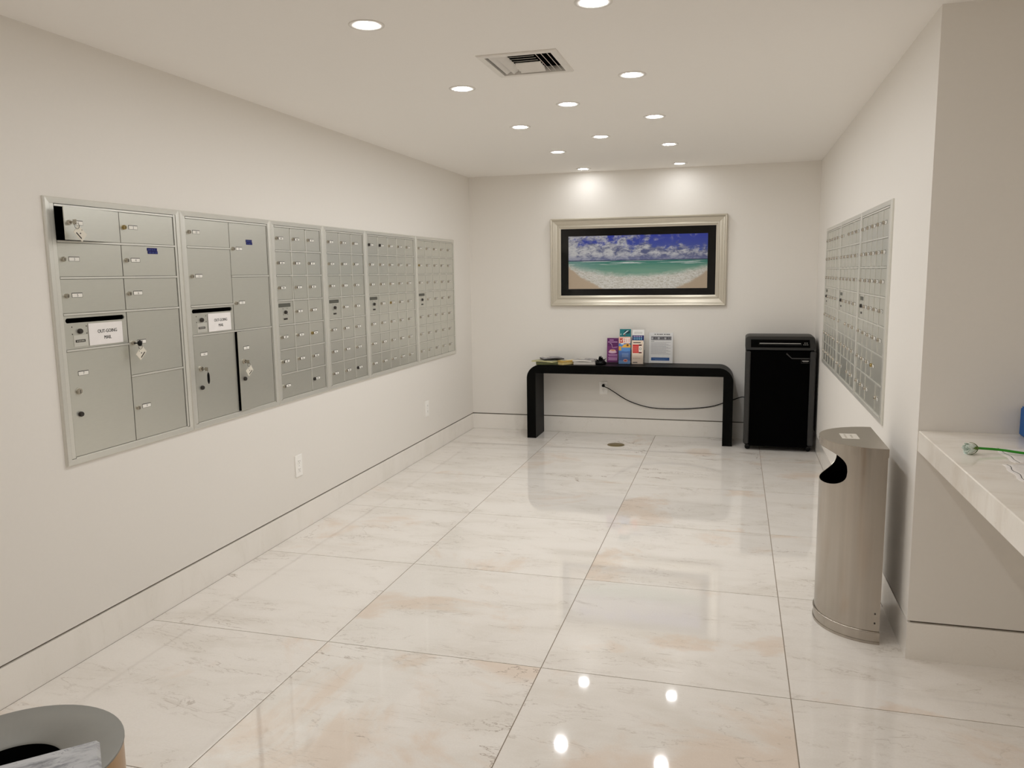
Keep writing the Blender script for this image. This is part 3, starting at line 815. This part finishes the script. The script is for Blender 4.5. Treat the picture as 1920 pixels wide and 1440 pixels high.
# ------------------------------------------------------------------ power cord, wall outlets
def outlet(x, y, z, rz, wd, ht, label, plugged=False, blank=False):
    t = thing('wall_outlet', label, 'outlet', (x, y, z), rz, 'white wall outlets')
    MB().bbox(-wd/2, wd/2, -0.006, 0, -ht/2, ht/2, 'plastic', 0.002).obj('cover_plate', t)
    for s in (-1, 1):
        b = MB(); cz = s*ht*0.19
        b.bbox(-0.016, 0.016, -0.0085, -0.005, cz-0.0145, cz+0.0145, 'plastic', 0.002)
        b.box(-0.0075, -0.0055, -0.0088, -0.0084, cz-0.001, cz+0.008, 'ink').box(0.0055, 0.0075, -0.0088, -0.0084, cz, cz+0.007, 'ink')
        b.disc(0, -0.0088, cz-0.007, 0.0024, 'ink', 8)
        b.obj('receptacle', t)
    MB().lathe([(0.0022, -0.007), (0.003, -0.006)], 'plastic', 8, axis='y').disc(0, -0.0072, 0, 0.0025, 'silver', 8).obj('screw', t)
outlet(0.0, 1.280, 0.400, R90, 0.076, 0.130, 'white wall outlet low on left wall, the nearer one')
outlet(0.0, 3.332, 0.400, R90, 0.074, 0.130, 'white wall outlet low on left wall, the one near the far corner')
outlet(1.298, YB, 0.436, 0, 0.078, 0.122, 'white wall outlet under the console table with black plug')
pc = thing('power_cord', 'thin black power cord running under the console to the shredder', 'cord', (0, 0, 0))
pz = 0.436+0.122*0.19
MB().lathe([(0.0, -0.042), (0.006, -0.042), (0.010, -0.030), (0.0145, -0.022), (0.0145, -0.0088), (0.0, -0.0088)], 'black', 14, axis='y').obj('plug', pc, (1.298, YB, pz))
ctrl = [(1.300, 4.512, 0.457), (1.36, 4.520, 0.43), (1.502, 4.53, 0.34), (1.62, 4.533, 0.292), (1.762, 4.535, 0.262), (1.942, 4.538, 0.258), (2.103, 4.541, 0.266), (2.282, 4.543, 0.290), (2.390, 4.5435, 0.326), (2.475, 4.542, 0.358), (2.545, 4.50, 0.392), (2.572, 4.44, 0.40)]
def catmull(P, k=5):
    P = [Vector(p) for p in P]; o = []
    for i in range(len(P)-1):
        a, b, c_, d = P[max(i-1, 0)], P[i], P[i+1], P[min(i+2, len(P)-1)]
        for s in range(k):
            t = s/k; o.append(0.5*((2*b)+(c_-a)*t+(2*a-5*b+4*c_-d)*t*t+(3*b-a-3*c_+d)*t**3))
    o.append(P[-1]); return o
MB().tube(catmull(ctrl), 0.0042, 'black', 8).obj('cable', pc)

# ------------------------------------------------------------------ printed matter on the console
ZT = CH
def sheet(mb, x0, x1, z0, z1, col, y=-0.0004, nm='print'): mb.face([(x0, y, z0), (x1, y, z0), (x1, y, z1), (x0, y, z1)], flat(nm, *col))
def ell(mb, cx, cz, rx, rz, col, y, n=16): mb.face([(cx+rx*math.cos(2*PI*k/n), y, cz+rz*math.sin(2*PI*k/n)) for k in range(n)], flat('print', *col))
def leaflet(mb, wd, ht, col): mb.box(0, wd, 0, 0.0016, 0, ht, flat('leaflet', *col))
# purple flyer in a small stand
t = thing('flyer_stand', 'purple flyer leaning in a clear stand on the console', 'flyer', (1.338, 4.488, ZT))
b = MB(); leaflet(b, 0.106, 0.225, (120, 38, 112))
sheet(b, 0.004, 0.102, 0.15, 0.221, (96, 20, 96), -0.0003)
for k, (x0, x1, z) in enumerate(((0.022, 0.060, 0.206), (0.008, 0.096, 0.188))): sheet(b, x0, x1, z-0.004, z+0.004, (200, 150, 196), -0.0006)
pts = [(0.022+0.030*math.sin(s*0.32), 0.172-0.008*s) for s in range(8)]
b.tube([(0.026, -0.0008, 0.176), (0.040, -0.0008, 0.172), (0.046, -0.0008, 0.155), (0.050, -0.0008, 0.135), (0.060, -0.0008, 0.135), (0.098, -0.0008, 0.143)], 0.0022, flat('print', 226, 190, 220), 5)
ell(b, 0.052, 0.108, 0.030, 0.012, (238, 200, 170), -0.0006); ell(b, 0.052, 0.096, 0.038, 0.012, (232, 196, 216), -0.0007); ell(b, 0.054, 0.112, 0.018, 0.007, (226, 160, 120), -0.0008)
for k, z in enumerate((0.072, 0.060, 0.042, 0.032, 0.022)): sheet(b, 0.012+0.004*(k % 2), 0.096, z-0.003, z+0.003, (206, 156, 200), -0.0006)
b.obj('flyer', t, (0, 0, 0.004), (-0.10, 0, 0))
c = MB().box(-0.002, 0.108, -0.004, 0.044, 0, 0.002, 'acrylic').box(-0.002, 0.108, -0.005, -0.0035, 0.002, 0.03, 'acrylic'); c.obj('stand', t)
# two-pocket, two-tier acrylic brochure holder
hb_ = thing('brochure_holder', 'clear acrylic holder with four pockets of colourful brochures on the console', 'brochure holder', (1.455, 4.385, ZT))
c = MB()
c.box(0, 0.238, 0.080, 0.0825, 0, 0.325, 'acrylic').box(0, 0.238, 0.0, 0.082, 0, 0.002, 'acrylic')
for x in (0, 0.118, 0.236): c.prism([(0, 0.002), (0.002, 0.002), (0.002, 0.16), (0, 0.16)], 0.002, 0.080, 'acrylic', 1) if False else c.box(x, x+0.002, 0.002, 0.080, 0.002, 0.13, 'acrylic')
c.box(0, 0.238, 0.0, 0.002, 0.002, 0.09, 'acrylic').box(0, 0.238, 0.040, 0.042, 0.002, 0.20, 'acrylic')
c.obj('holder', hb_)
def broch(x, y, z, wd, ht, col, draw, label):
    b = MB(); leaflet(b, wd, ht, col); draw(b, wd, ht)
    o = b.obj('brochure', hb_, (x, y, z), (-0.06, 0, 0)); o['label'] = label
def d_teal(b, wd, ht):
    sheet(b, 0, wd, ht-0.062, ht, (8, 118, 124)); ell(b, 0.068, ht-0.026, 0.028, 0.017, (12, 60, 74), -0.0006)
    b.face([(0.028, -0.0008, ht-0.048), (0.036, -0.0008, ht-0.050), (0.084, -0.0008, ht-0.012), (0.066, -0.0008, ht-0.014)], flat('print', 214, 232, 234))
    b.face([(0.004, -0.0008, ht-0.055), (0.016, -0.0008, ht-0.055), (0.012, -0.0008, ht-0.034)], flat('print', 190, 216, 216)); ell(b, 0.045, ht-0.052, 0.010, 0.006, (150, 96, 84), -0.0008)
def d_white(b, wd, ht):
    for k in range(3): sheet(b, 0.016, wd-0.016, ht-0.022-0.007*k, ht-0.0195-0.007*k, (186, 186, 186))
    sheet(b, 0.0, wd-0.002, ht-0.108, ht-0.050, (16, 34, 104)); sheet(b, 0.0, wd-0.002, ht-0.112, ht-0.104, (34, 104, 158), -0.0006)
    for k in range(5): sheet(b, 0.012+0.0165*k, 0.020+0.0165*k, ht-0.092, ht-0.068, (122, 190, 222), -0.0006); ell(b, 0.016+0.0165*k, ht-0.060, 0.005, 0.005, (226, 206, 236), -0.0007, 8)
def d_211(b, wd, ht):
    sheet(b, 0, wd, 0, 0.115, (74, 112, 178)); sheet(b, 0, wd, 0, 0.03, (112, 156, 206), -0.0006)
    sheet(b, 0, wd, 0.115, 0.182, (86, 146, 214), -0.0005); sheet(b, 0, wd, 0.186, ht, (240, 190, 172), -0.0005)
    b.face([(0.0, -0.0008, 0.122), (0.024, -0.0008, 0.122), (0.022, -0.0008, 0.160), (0.0, -0.0008, 0.158)], flat('print', 226, 168, 66))
    b.face([(0.024, -0.0008, 0.148), (wd, -0.0008, 0.148), (wd, -0.0008, 0.172), (0.082, -0.0008, 0.186), (0.045, -0.0008, 0.174)], flat('print', 236, 180, 72))
    ell(b, 0.080, 0.170, 0.010, 0.010, (110, 56, 30), -0.001); ell(b, 0.032, 0.182, 0.014, 0.006, (226, 238, 246), -0.001); ell(b, 0.065, 0.128, 0.034, 0.016, (96, 150, 216), -0.001)
    sheet(b, 0.010, 0.036, 0.192, 0.232, (196, 66, 56), -0.0008); sheet(b, 0.040, wd-0.004, 0.190, 0.236, (250, 236, 228), -0.0008)
    letters(b, '211', 0.068, 0.213, -0.0011, 0.034, flat('print', 214, 58, 44), 0.85)
    b.face([(0.014, -0.0011, 0.212), (0.018, -0.0011, 0.216), (0.022, -0.0011, 0.208), (0.032, -0.0011, 0.226), (0.034, -0.0011, 0.222), (0.022, -0.0011, 0.198)], flat('print', 248, 236, 226))
    for k in range(4): sheet(b, 0.030, 0.090, 0.092-0.010*k, 0.095-0.010*k, (160, 186, 222), -0.0008)
    ell(b, 0.062, 0.030, 0.020, 0.014, (232, 172, 160), -0.0009); ell(b, 0.062, 0.030, 0.013, 0.007, (196, 78, 70), -0.001)
def d_red(b, wd, ht):
    sheet(b, 0.012, 0.080, ht-0.024, ht-0.016, (70, 58, 56)); sheet(b, 0.008, 0.062, 0.100, 0.176, (212, 44, 44), -0.0005)
    sheet(b, 0.062, 0.088, 0.104, 0.176, (152, 26, 28), -0.0005); sheet(b, 0.066, 0.090, 0.168, 0.178, (52, 40, 40), -0.0007); sheet(b, 0.064, 0.090, 0.098, 0.105, (52, 40, 40), -0.0007)
    sheet(b, 0.062, 0.092, 0.110, 0.164, (246, 236, 226), -0.0009); ell(b, 0.078, 0.138, 0.010, 0.012, (110, 104, 100), -0.001); ell(b, 0.078, 0.138, 0.006, 0.008, (246, 236, 226), -0.0011)
    for k in range(6): sheet(b, 0.010, 0.056, 0.112+0.009*k, 0.115+0.009*k, (236, 142, 132), -0.0008)
    for k in range(5): ell(b, 0.018+0.014*k, 0.052, 0.004, 0.005, (208, 178, 160), -0.0007, 8)
    sheet(b, 0.010, 0.052, 0.010, 0.018, (92, 84, 84), -0.0007)
broch(0.008, 0.048, 0.03, 0.102, 0.286, (30, 140, 146), d_teal, 'teal brochure with a diving shape')
broch(0.124, 0.048, 0.03, 0.106, 0.280, (240, 240, 238), d_white, 'white brochure with a dark blue panel')
broch(0.006, 0.008, 0.003, 0.106, 0.246, (84, 122, 186), d_211, 'blue and yellow brochure marked 211')
broch(0.124, 0.008, 0.003, 0.104, 0.214, (240, 222, 204), d_red, 'cream brochure with a red panel')
# letter in a clear sign holder
t = thing('sign_holder', 'white printed letter in a clear sign holder standing on the console', 'sign holder', (1.722, 4.478, ZT))
b = MB(); leaflet(b, 0.214, 0.276, (252, 252, 252))
for k in range(7):
    x0 = 0.048+k*0.021; sheet(b, x0, x0+0.012+0.004*(k % 3), 0.257, 0.264, (96, 96, 96))
sheet(b, 0.018, 0.200, 0.208, 0.242, (142, 142, 148)); 
for k in range(9): sheet(b, 0.022+0.0195*k, 0.034+0.0195*k, 0.214+0.004*(k % 3), 0.232+0.003*(k % 2), (88, 88, 94) if k % 3 else (214, 214, 218), -0.0007)
sheet(b, 0.018, 0.046, 0.196, 0.199, (120, 120, 120))
for k in range(13): sheet(b, 0.018, 0.194-0.02*((k*5) % 3), 0.1855-0.0088*k, 0.1892-0.0088*k, (206, 206, 210))
sheet(b, 0.020, 0.184, 0.022, 0.050, (40, 96, 168))
for k in range(2): sheet(b, 0.034+0.02*k, 0.170-0.02*k, 0.038-0.009*k, 0.041-0.009*k, (120, 160, 206), -0.0007)
b.obj('letter', t, (0.003, 0.004, 0.006), (-0.05, 0, 0))
c = MB().box(0, 0.220, 0.0, 0.002, 0.002, 0.284, 'acrylic'); c.obj('front_panel', t, (0, 0, 0), (-0.05, 0, 0))
MB().box(0, 0.220, -0.004, 0.055, 0, 0.002, 'acrylic').obj('foot', t)
# leaflets and papers at the left end
def booklet(x, y, z, wd, dp, th, rz, cover, edge, label, name='leaflet', warp=0.0):
    th *= 1.7; z = ZT+(z-ZT)*1.75
    t = thing(name, label, 'leaflet', (x, y, z), rz, 'papers lying on the console')
    n = 6; b = MB()
    def zz(i): return warp*math.sin(PI*i/n)
    for i in range(n):
        xa, xb = -wd/2+wd*i/n, -wd/2+wd*(i+1)/n; za, zb = zz(i), zz(i+1)
        b.face([(xa, -dp/2, th+za), (xb, -dp/2, th+zb), (xb, dp/2, th+zb), (xa, dp/2, th+za)], cover)
        b.face([(xa, -dp/2, za), (xb, -dp/2, zb), (xb, -dp/2, th+zb), (xa, -dp/2, th+za)], edge)
        b.face([(xa, dp/2, za), (xa, dp/2, th+za), (xb, dp/2, th+zb), (xb, dp/2, zb)], edge)
        b.face([(xa, -dp/2, za), (xa, dp/2, za), (xb, dp/2, zb), (xb, -dp/2, zb)], edge)
    b.face([(-wd/2, -dp/2, 0), (-wd/2, -dp/2, th), (-wd/2, dp/2, th), (-wd/2, dp/2, 0)], edge); b.face([(wd/2, -dp/2, 0), (wd/2, dp/2, 0), (wd/2, dp/2, th), (wd/2, -dp/2, th)], edge)
    b.obj('pages', t)
    b = MB()
    for i, (x0, x1, y0, y1) in enumerate(((-0.42, 0.1, 0.05, 0.4), (-0.3, 0.38, -0.3, -0.1))):
        b.box(x0*wd*0.9, x1*wd*0.9, y0*dp, y1*dp, th+0.0002+warp*0.62, th+0.0008+warp*0.8, flat('print', 118, 116, 112) if i else flat('print', 214, 210, 200))
    b.obj('cover_print', t)
K = flat
booklet(0.80, 4.345, ZT, 0.20, 0.21, 0.010, 0.25, K('p', 62, 66, 40), K('p', 96, 98, 58), 'dark green booklet at the bottom of the left paper pile')
booklet(0.80, 4.365, ZT+0.010, 0.22, 0.20, 0.007, -0.3, K('p', 172, 170, 140), K('p', 206, 200, 150), 'pale yellow-edged leaflet in the middle of the left paper pile', warp=0.004)
booklet(0.84, 4.385, ZT+0.022, 0.19, 0.16, 0.006, 0.5, K('p', 148, 146, 150), K('p', 52, 50, 48), 'grey glossy leaflet on top of the left paper pile', warp=0.006)
booklet(0.985, 4.330, ZT, 0.085, 0.17, 0.010, -0.55, K('p', 206, 180, 110), K('p', 218, 196, 134), 'yellow booklet lying lower, beside the left paper pile')
booklet(0.990, 4.350, ZT+0.011, 0.075, 0.16, 0.008, -0.75, K('p', 224, 200, 132), K('p', 196, 164, 92), 'upper yellow booklet lying at an angle on another one')
booklet(1.150, 4.400, ZT, 0.20, 0.20, 0.012, 0.12, K('p', 188, 184, 178), K('p', 214, 208, 200), 'grey and white newspaper lying under a folded one')
booklet(1.145, 4.405, ZT+0.0125, 0.18, 0.17, 0.008, -0.12, K('p', 160, 156, 156), K('p', 226, 222, 216), 'folded newspaper lying on top of a grey and white one', warp=0.005)
# crumpled black plastic: ruffled rosette
t = thing('black_bow', 'crumpled black plastic bundle lying beside the newspapers on the console', 'plastic bag', (1.300, 4.350, ZT))
rs = random.Random(11); b = MB()
for k in range(16):
    a = 2*PI*k/16+rs.uniform(-0.2, 0.2); el = rs.uniform(0.25, 1.1); ln = rs.uniform(0.045, 0.075)
    d = Vector((math.cos(a)*math.cos(el), math.sin(a)*math.cos(el), math.sin(el))); s = Vector((-math.sin(a), math.cos(a), 0))
    o = Vector((0, 0, 0.004)); wv = 0.016
    ring = [o+s*0.004, o-s*0.004, o+d*ln*0.6-s*wv, o+d*ln-s*wv*0.6+Vector((0, 0, 0.004)), o+d*ln*0.92, o+d*ln+s*wv*0.6, o+d*ln*0.6+s*wv]
    top = [p+Vector((0, 0, 0.0022))+d*0.001 for p in ring]
    b.face([tuple(p) for p in top], 'black'); b.face([tuple(p) for p in ring[::-1]], 'black')
    for i in range(len(ring)):
        j = (i+1) % len(ring); b.face([tuple(ring[i]), tuple(ring[j]), tuple(top[j]), tuple(top[i])], 'black')
b.obj('folds', t)
MB().lathe([(0.0, 0.0), (0.05, 0.0), (0.058, 0.014), (0.042, 0.032), (0.018, 0.042), (0.0, 0.042)], 'black', 14).obj('bundle', t)

# ------------------------------------------------------------------ floor drain cover
t = thing('floor_cover', 'round brass floor cover plate in front of the console table', 'floor cover', (1.487, 4.068, 0))
MB().lathe([(0.0, 0.0022), (0.066, 0.0022), (0.0665, 0.0012), (0.069, 0.0012), (0.0695, 0.0028), (0.074, 0.0024), (0.076, 0.0)], 'drain', 40).obj('plate', t)
MB().lathe([(0.0, 0.0034), (0.004, 0.0034), (0.005, 0.0022)], 'drain', 12, c=(0.045, 0)).lathe([(0.0, 0.0034), (0.004, 0.0034), (0.005, 0.0022)], 'drain', 12, c=(-0.045, 0)).obj('screws', t)

# ------------------------------------------------------------------ half-round steel bin
bn = thing('trash_bin', 'half-round brushed steel trash bin standing by the right wall', 'trash bin', (3.070, 0.750, 0))
BR, ZB0, ZB1 = 0.228, 0.052, 0.775
def P(th, z, r=BR): return (-r*math.cos(th), r*math.sin(th), z)
hc, hwid, zc_, hz_ = 0.0, math.radians(52), 0.700, 0.077
b = MB()
def grid(t0, t1, z0, z1, nt_, nz):
    for i in range(nt_):
        for j in range(nz):
            a, d = t0+(t1-t0)*i/nt_, t0+(t1-t0)*(i+1)/nt_; e_, f_ = z0+(z1-z0)*j/nz, z0+(z1-z0)*(j+1)/nz
            b.face([P(d, e_), P(a, e_), P(a, f_), P(d, f_)], 'steel', True)
            b.face([P(d, e_, BR-0.002), P(d, f_, BR-0.002), P(a, f_, BR-0.002), P(a, e_, BR-0.002)], 'steel', True)
HB0, HB1, T0, T1 = 0.600, ZB1, -math.radians(60), math.radians(60)
grid(-PI/2, T0, ZB0, ZB1, 24, 1); grid(T1, PI/2, ZB0, ZB1, 24, 1); grid(T0, T1, ZB0, HB0, 96, 1)
def hole(t):
    u_ = min(1.0, abs(t-hc)/hwid); q_ = (1-u_**2.7)**(1/2.7); return zc_-hz_*q_, zc_+hz_*0.96*q_
NC = 96
edges = sorted([T0+(T1-T0)*k/NC for k in range(NC+1)]+[-hwid, hwid])
for t0, t1 in zip(edges[:-1], edges[1:]):
    if t1-t0 < 1e-6: continue
    mid = (t0+t1)/2
    if abs(mid) >= hwid: strips = [((HB0, HB0), (HB1, HB1))]
    else:
        l0, h0 = hole(t0); l1, h1 = hole(t1); strips = [((HB0, HB0), (l0, l1)), ((h0, h1), (HB1, HB1))]
        for (za, zb, sg) in ((l0, l1, 1), (h0, h1, -1)):
            q4 = [P(t0, za), P(t1, zb), P(t1, zb, BR-0.002), P(t0, za, BR-0.002)]
            b.face(q4 if sg > 0 else q4[::-1], 'steel')
    for (a0, a1), (b0, b1) in strips:
        b.face([P(t1, a1), P(t0, a0), P(t0, b0), P(t1, b1)], 'steel')
        b.face([P(t1, a1, BR-0.002), P(t1, b1, BR-0.002), P(t0, b0, BR-0.002), P(t0, a0, BR-0.002)], 'steel')
b.box(-0.002, 0.0, -BR, BR, ZB0, ZB1, 'steel')
bo = b.obj('body', bn)
bm_w = bo.data
def halfslab(r, z0, z1, mat, over=0.0, n=72):
    m_ = MB(); poly = [(over, r), ] + [(-r*math.cos(t), r*math.sin(t)) for t in [PI/2-PI*k/n for k in range(n+1)]] + [(over, -r)]
    m_.prism(poly, z0, z1, mat); return m_
halfslab(BR+0.004, 0.775, 0.781, 'steel', 0.002).merge(halfslab(BR+0.006, 0.7812, 0.808, 'steel', 0.002)).merge(halfslab(BR+0.0065, 0.808, 0.8105, 'steeltop', 0.002)).obj('lid', bn)
lb = MB().box(-0.034, 0.034, -0.055, 0.055, 0, 0.0006, flat('label', 206, 200, 190)); lb.box(-0.020, -0.012, -0.04, 0.04, 0.0006, 0.0009, flat('label', 176, 168, 156)); lb.box(0.004, 0.012, -0.03, 0.03, 0.0006, 0.0009, flat('label', 176, 168, 156))
lo = lb.obj('lid_label', bn, (-0.115, 0.0, 0.8105)); lo['label'] = 'pale sticker on the bin lid'
halfslab(BR+0.006, 0.0, 0.010, 'steel', 0.002).merge(halfslab(BR+0.003, 0.010, 0.052, 'steel', 0.002)).obj('base', bn)
MB().tube([P(-PI/2+PI*k/40, 0.050, BR+0.003) for k in range(41)], 0.003, 'steel', 6).obj('base_bead', bn)
# black liner inside
li = MB(); rl = BR-0.012
for k in range(24):
    a, d = -PI/2+PI*k/24, -PI/2+PI*(k+1)/24
    li.face([P(a, 0.06, rl), P(d, 0.06, rl), P(d, 0.612, rl), P(a, 0.612, rl)], 'black', True); li.face([P(a, 0.06, rl), P(a, 0.612, rl), P(d, 0.612, rl), P(d, 0.06, rl)], 'black', True)
li.box(-0.010, -0.004, -rl, rl, 0.06, 0.770, 'black')
li.face([P(-PI/2+PI*k/24, 0.40, rl) for k in range(25)], 'black')
li.obj('liner', bn)
rv = MB()
for z in (0.085, 0.125): rv.disc(0, 0, 0, 0.0001, 'darkmetal', 6) if False else rv.box(-0.022, -0.016, -BR-0.0016, -BR+0.003, z, z+0.006, 'darkmetal')
rv.obj('rivets', bn)

# ------------------------------------------------------------------ counter with rose, papers and blue box
CT = 0.907
cn = thing('counter', 'cream marble counter running towards the viewer at the right', 'counter', (XR+0.002, YK, 0))
MB().bbox(0, XF-XR-0.003, -3.2, -0.001, CT-0.080, CT, 'counter', 0.003).obj('countertop', cn)
MB().box(0.03, XF-XR-0.003, -3.19, -3.09, 0, CT-0.080, 'wall').obj('end_panel', cn)
def form(x0, x1, y0, y1, label, sk=0.0, wav=0.004):
    t = thing('paper_form', label, 'paper', (x0, y1, CT), 0, 'printed forms on the counter')
    b = MB(); n = 10; L = y1-y0; Wd = x1-x0
    def ed(k): return sk*k/n + wav*math.sin(k*1.3)
    for k in range(n):
        ya, yb = -L*k/n, -L*(k+1)/n; xa, xb = ed(k), ed(k+1); za = 0.0006+0.0012*abs(math.sin(k*0.9)); zb = 0.0006+0.0012*abs(math.sin((k+1)*0.9))
        b.face([(xb, yb, zb), (Wd, yb, 0.0008), (Wd, ya, 0.0008), (xa, ya, za)], 'paper')
        b.face([(xb, yb, 0.0), (xb, yb, zb), (xa, ya, za), (xa, ya, 0)], 'paper')
        b.face([(xb+0.012, yb, zb+0.0003), (xb+0.0142, yb, zb+0.0003), (xa+0.0142, ya, za+0.0003), (xa+0.012, ya, za+0.0003)], 'ink')
        for q_ in range(2):
            yy = ya+(yb-ya)*(0.3+0.5*q_); xx = xa+(xb-xa)*0.5+0.024
            b.face([(xx, yy-0.0006, 0.0021), (Wd-0.012, yy-0.0006, 0.0012), (Wd-0.012, yy+0.0006, 0.0012), (xx, yy+0.0006, 0.0021)], flat('print', 168, 164, 162))
    b.face([(ed(n), -L, 0), (Wd, -L, 0), (Wd, -L, 0.0008), (ed(n), -L, 0.0016)], 'paper')
    b.obj('sheet', t)
form(3.326, 3.56, -0.068, 0.152, 'printed paper form lying under the rose stem on the counter', 0.0, 0.003)
form(3.282, 3.52, -0.315, -0.098, 'printed paper form with curled edge nearest the counter edge', -0.010, 0.004)
bx_ = thing('blue_box', 'bright blue box standing on the counter against the wall return', 'box', (3.478, 0.408, CT))
MB().bbox(0, 0.13, -0.24, 0, 0, 0.104, 'blue', 0.006).obj('box_body', bx_)
MB().box(0.004, 0.126, -0.236, -0.004, 0.104, 0.106, 'blue').obj('lid', bx_)
# rose lying on the counter
rz_ = thing('rose', 'pale mint artificial rose with green stem lying on the counter', 'flower', (3.222, 0.030, CT), 0)
bud = Matrix.Translation((0.0, 0.0, 0.0265))
AX = Vector((-1.0, -0.35, -0.02)).normalized()       # stem -> tip direction
E1 = AX.cross(Vector((0, 0, 1))).normalized(); E2 = E1.cross(AX)
BASE = Vector((0.026, 0.014, 0.0195))
def petal(a0, r, ln, wd, flare, mat='petal', name='petal', base=0.0, tip=0.0):
    b = MB(); nu, nv = 6, 6; rows = []
    for i in range(nu+1):
        s = i/nu; rad = r*(0.28+0.72*math.sin(min(s*1.5, 1.0)*PI/2)) + flare*s**3
        ww = wd*math.sin(PI*min(0.12+s*0.8, 0.92))**0.7*(1 if not tip else (1-s)**0.8)
        row = []
        for j in range(nv+1):
            a = a0+ww*(j/nv-0.5)*2; l = base+ln*(s-0.10*s*abs(j/nv-0.5)*2)
            row.append(BASE+AX*l+(E1*math.cos(a)+E2*math.sin(a))*rad)
        rows.append(row)
    for i in range(nu):
        for j in range(nv):
            q = [rows[i][j], rows[i][j+1], rows[i+1][j+1], rows[i+1][j]]
            b.face([tuple(p) for p in q], mat, True)
    o = b.obj(name, rz_)
    sm = o.modifiers.new('thickness', 'SOLIDIFY'); sm.thickness = 0.0009; sm.offset = 0
for k in range(5): petal(k*2*PI/5, 0.0158, 0.040, 0.85, 0.003)
for k in range(4): petal(0.6+k*PI/2, 0.0122, 0.042, 0.95, 0.0015)
for k in range(3): petal(0.2+k*2*PI/3, 0.0078, 0.043, 1.2, 0.001)
for k in range(5): petal(0.4+k*2*PI/5, 0.0178, 0.030, 0.62, 0.003, 'leaf', 'sepal', -0.003, 1.0)
b = MB(); b.lathe([(0.0, -0.006), (0.004, -0.006), (0.0065, 0.0), (0.0055, 0.004), (0, 0.004)], 'leaf', 12)
q = AX.to_track_quat('Z', 'Y'); o = b.obj('calyx', rz_, tuple(BASE)); o.rotation_euler = q.to_euler()
st = [tuple(BASE-AX*0.003), tuple(BASE+Vector((0.02, 0.007, -0.002))), (0.10, 0.030, 0.0135), (0.17, 0.014, 0.0085), (0.28, -0.006, 0.0065), (0.40, -0.02, 0.006)]
MB().tube(catmull(st), 0.0042, 'stem', 10).obj('stem', rz_)

# ------------------------------------------------------------------ foreground left: round can and marble table
cn2 = thing('round_trash_can', 'round trash can with grey ring top in the near left corner', 'trash can', (1.302, -1.836, 0))
HR, HI, HZ = 0.177, 0.070, 0.70
ocx, ocy = 0.02, -0.03
b = MB(); n = 64
b.lathe([(HR-0.012, 0.0), (HR-0.004, 0.004), (HR-0.003, 0.012), (HR-0.002, HZ-0.02), (HR-0.002, HZ-0.004)], 'canbody', n); b.obj('can_body', cn2)
b = MB(); b.lathe([(HR-0.002, HZ-0.006), (HR, HZ-0.004), (HR, HZ-0.0015), (HR-0.002, HZ), (0.080, HZ-0.016), (0.078, HZ-0.020)], 'canrim', n); b.obj('ring_top', cn2)
b = MB(); b.lathe([(0.0, HZ-0.35), (0.0785, HZ-0.35), (0.0785, HZ-0.0195)], 'black', 48); b.obj('liner', cn2)
tb = thing('marble_table', 'corner of a grey marble tabletop above the round trash can', 'table', (1.669, -2.433, 0), PI/4)
b = MB().bbox(-0.30, 0.30, -0.30, 0.30, 0.868, 0.900, 'slab', 0.004); b.obj('tabletop', tb)
MB().lathe([(0.0, 0.0), (0.20, 0.0), (0.20, 0.012), (0.04, 0.03), (0.03, 0.06), (0.03, 0.80), (0.06, 0.86), (0.12, 0.868), (0.0, 0.868)], 'canrim', 32).obj('pedestal', tb)
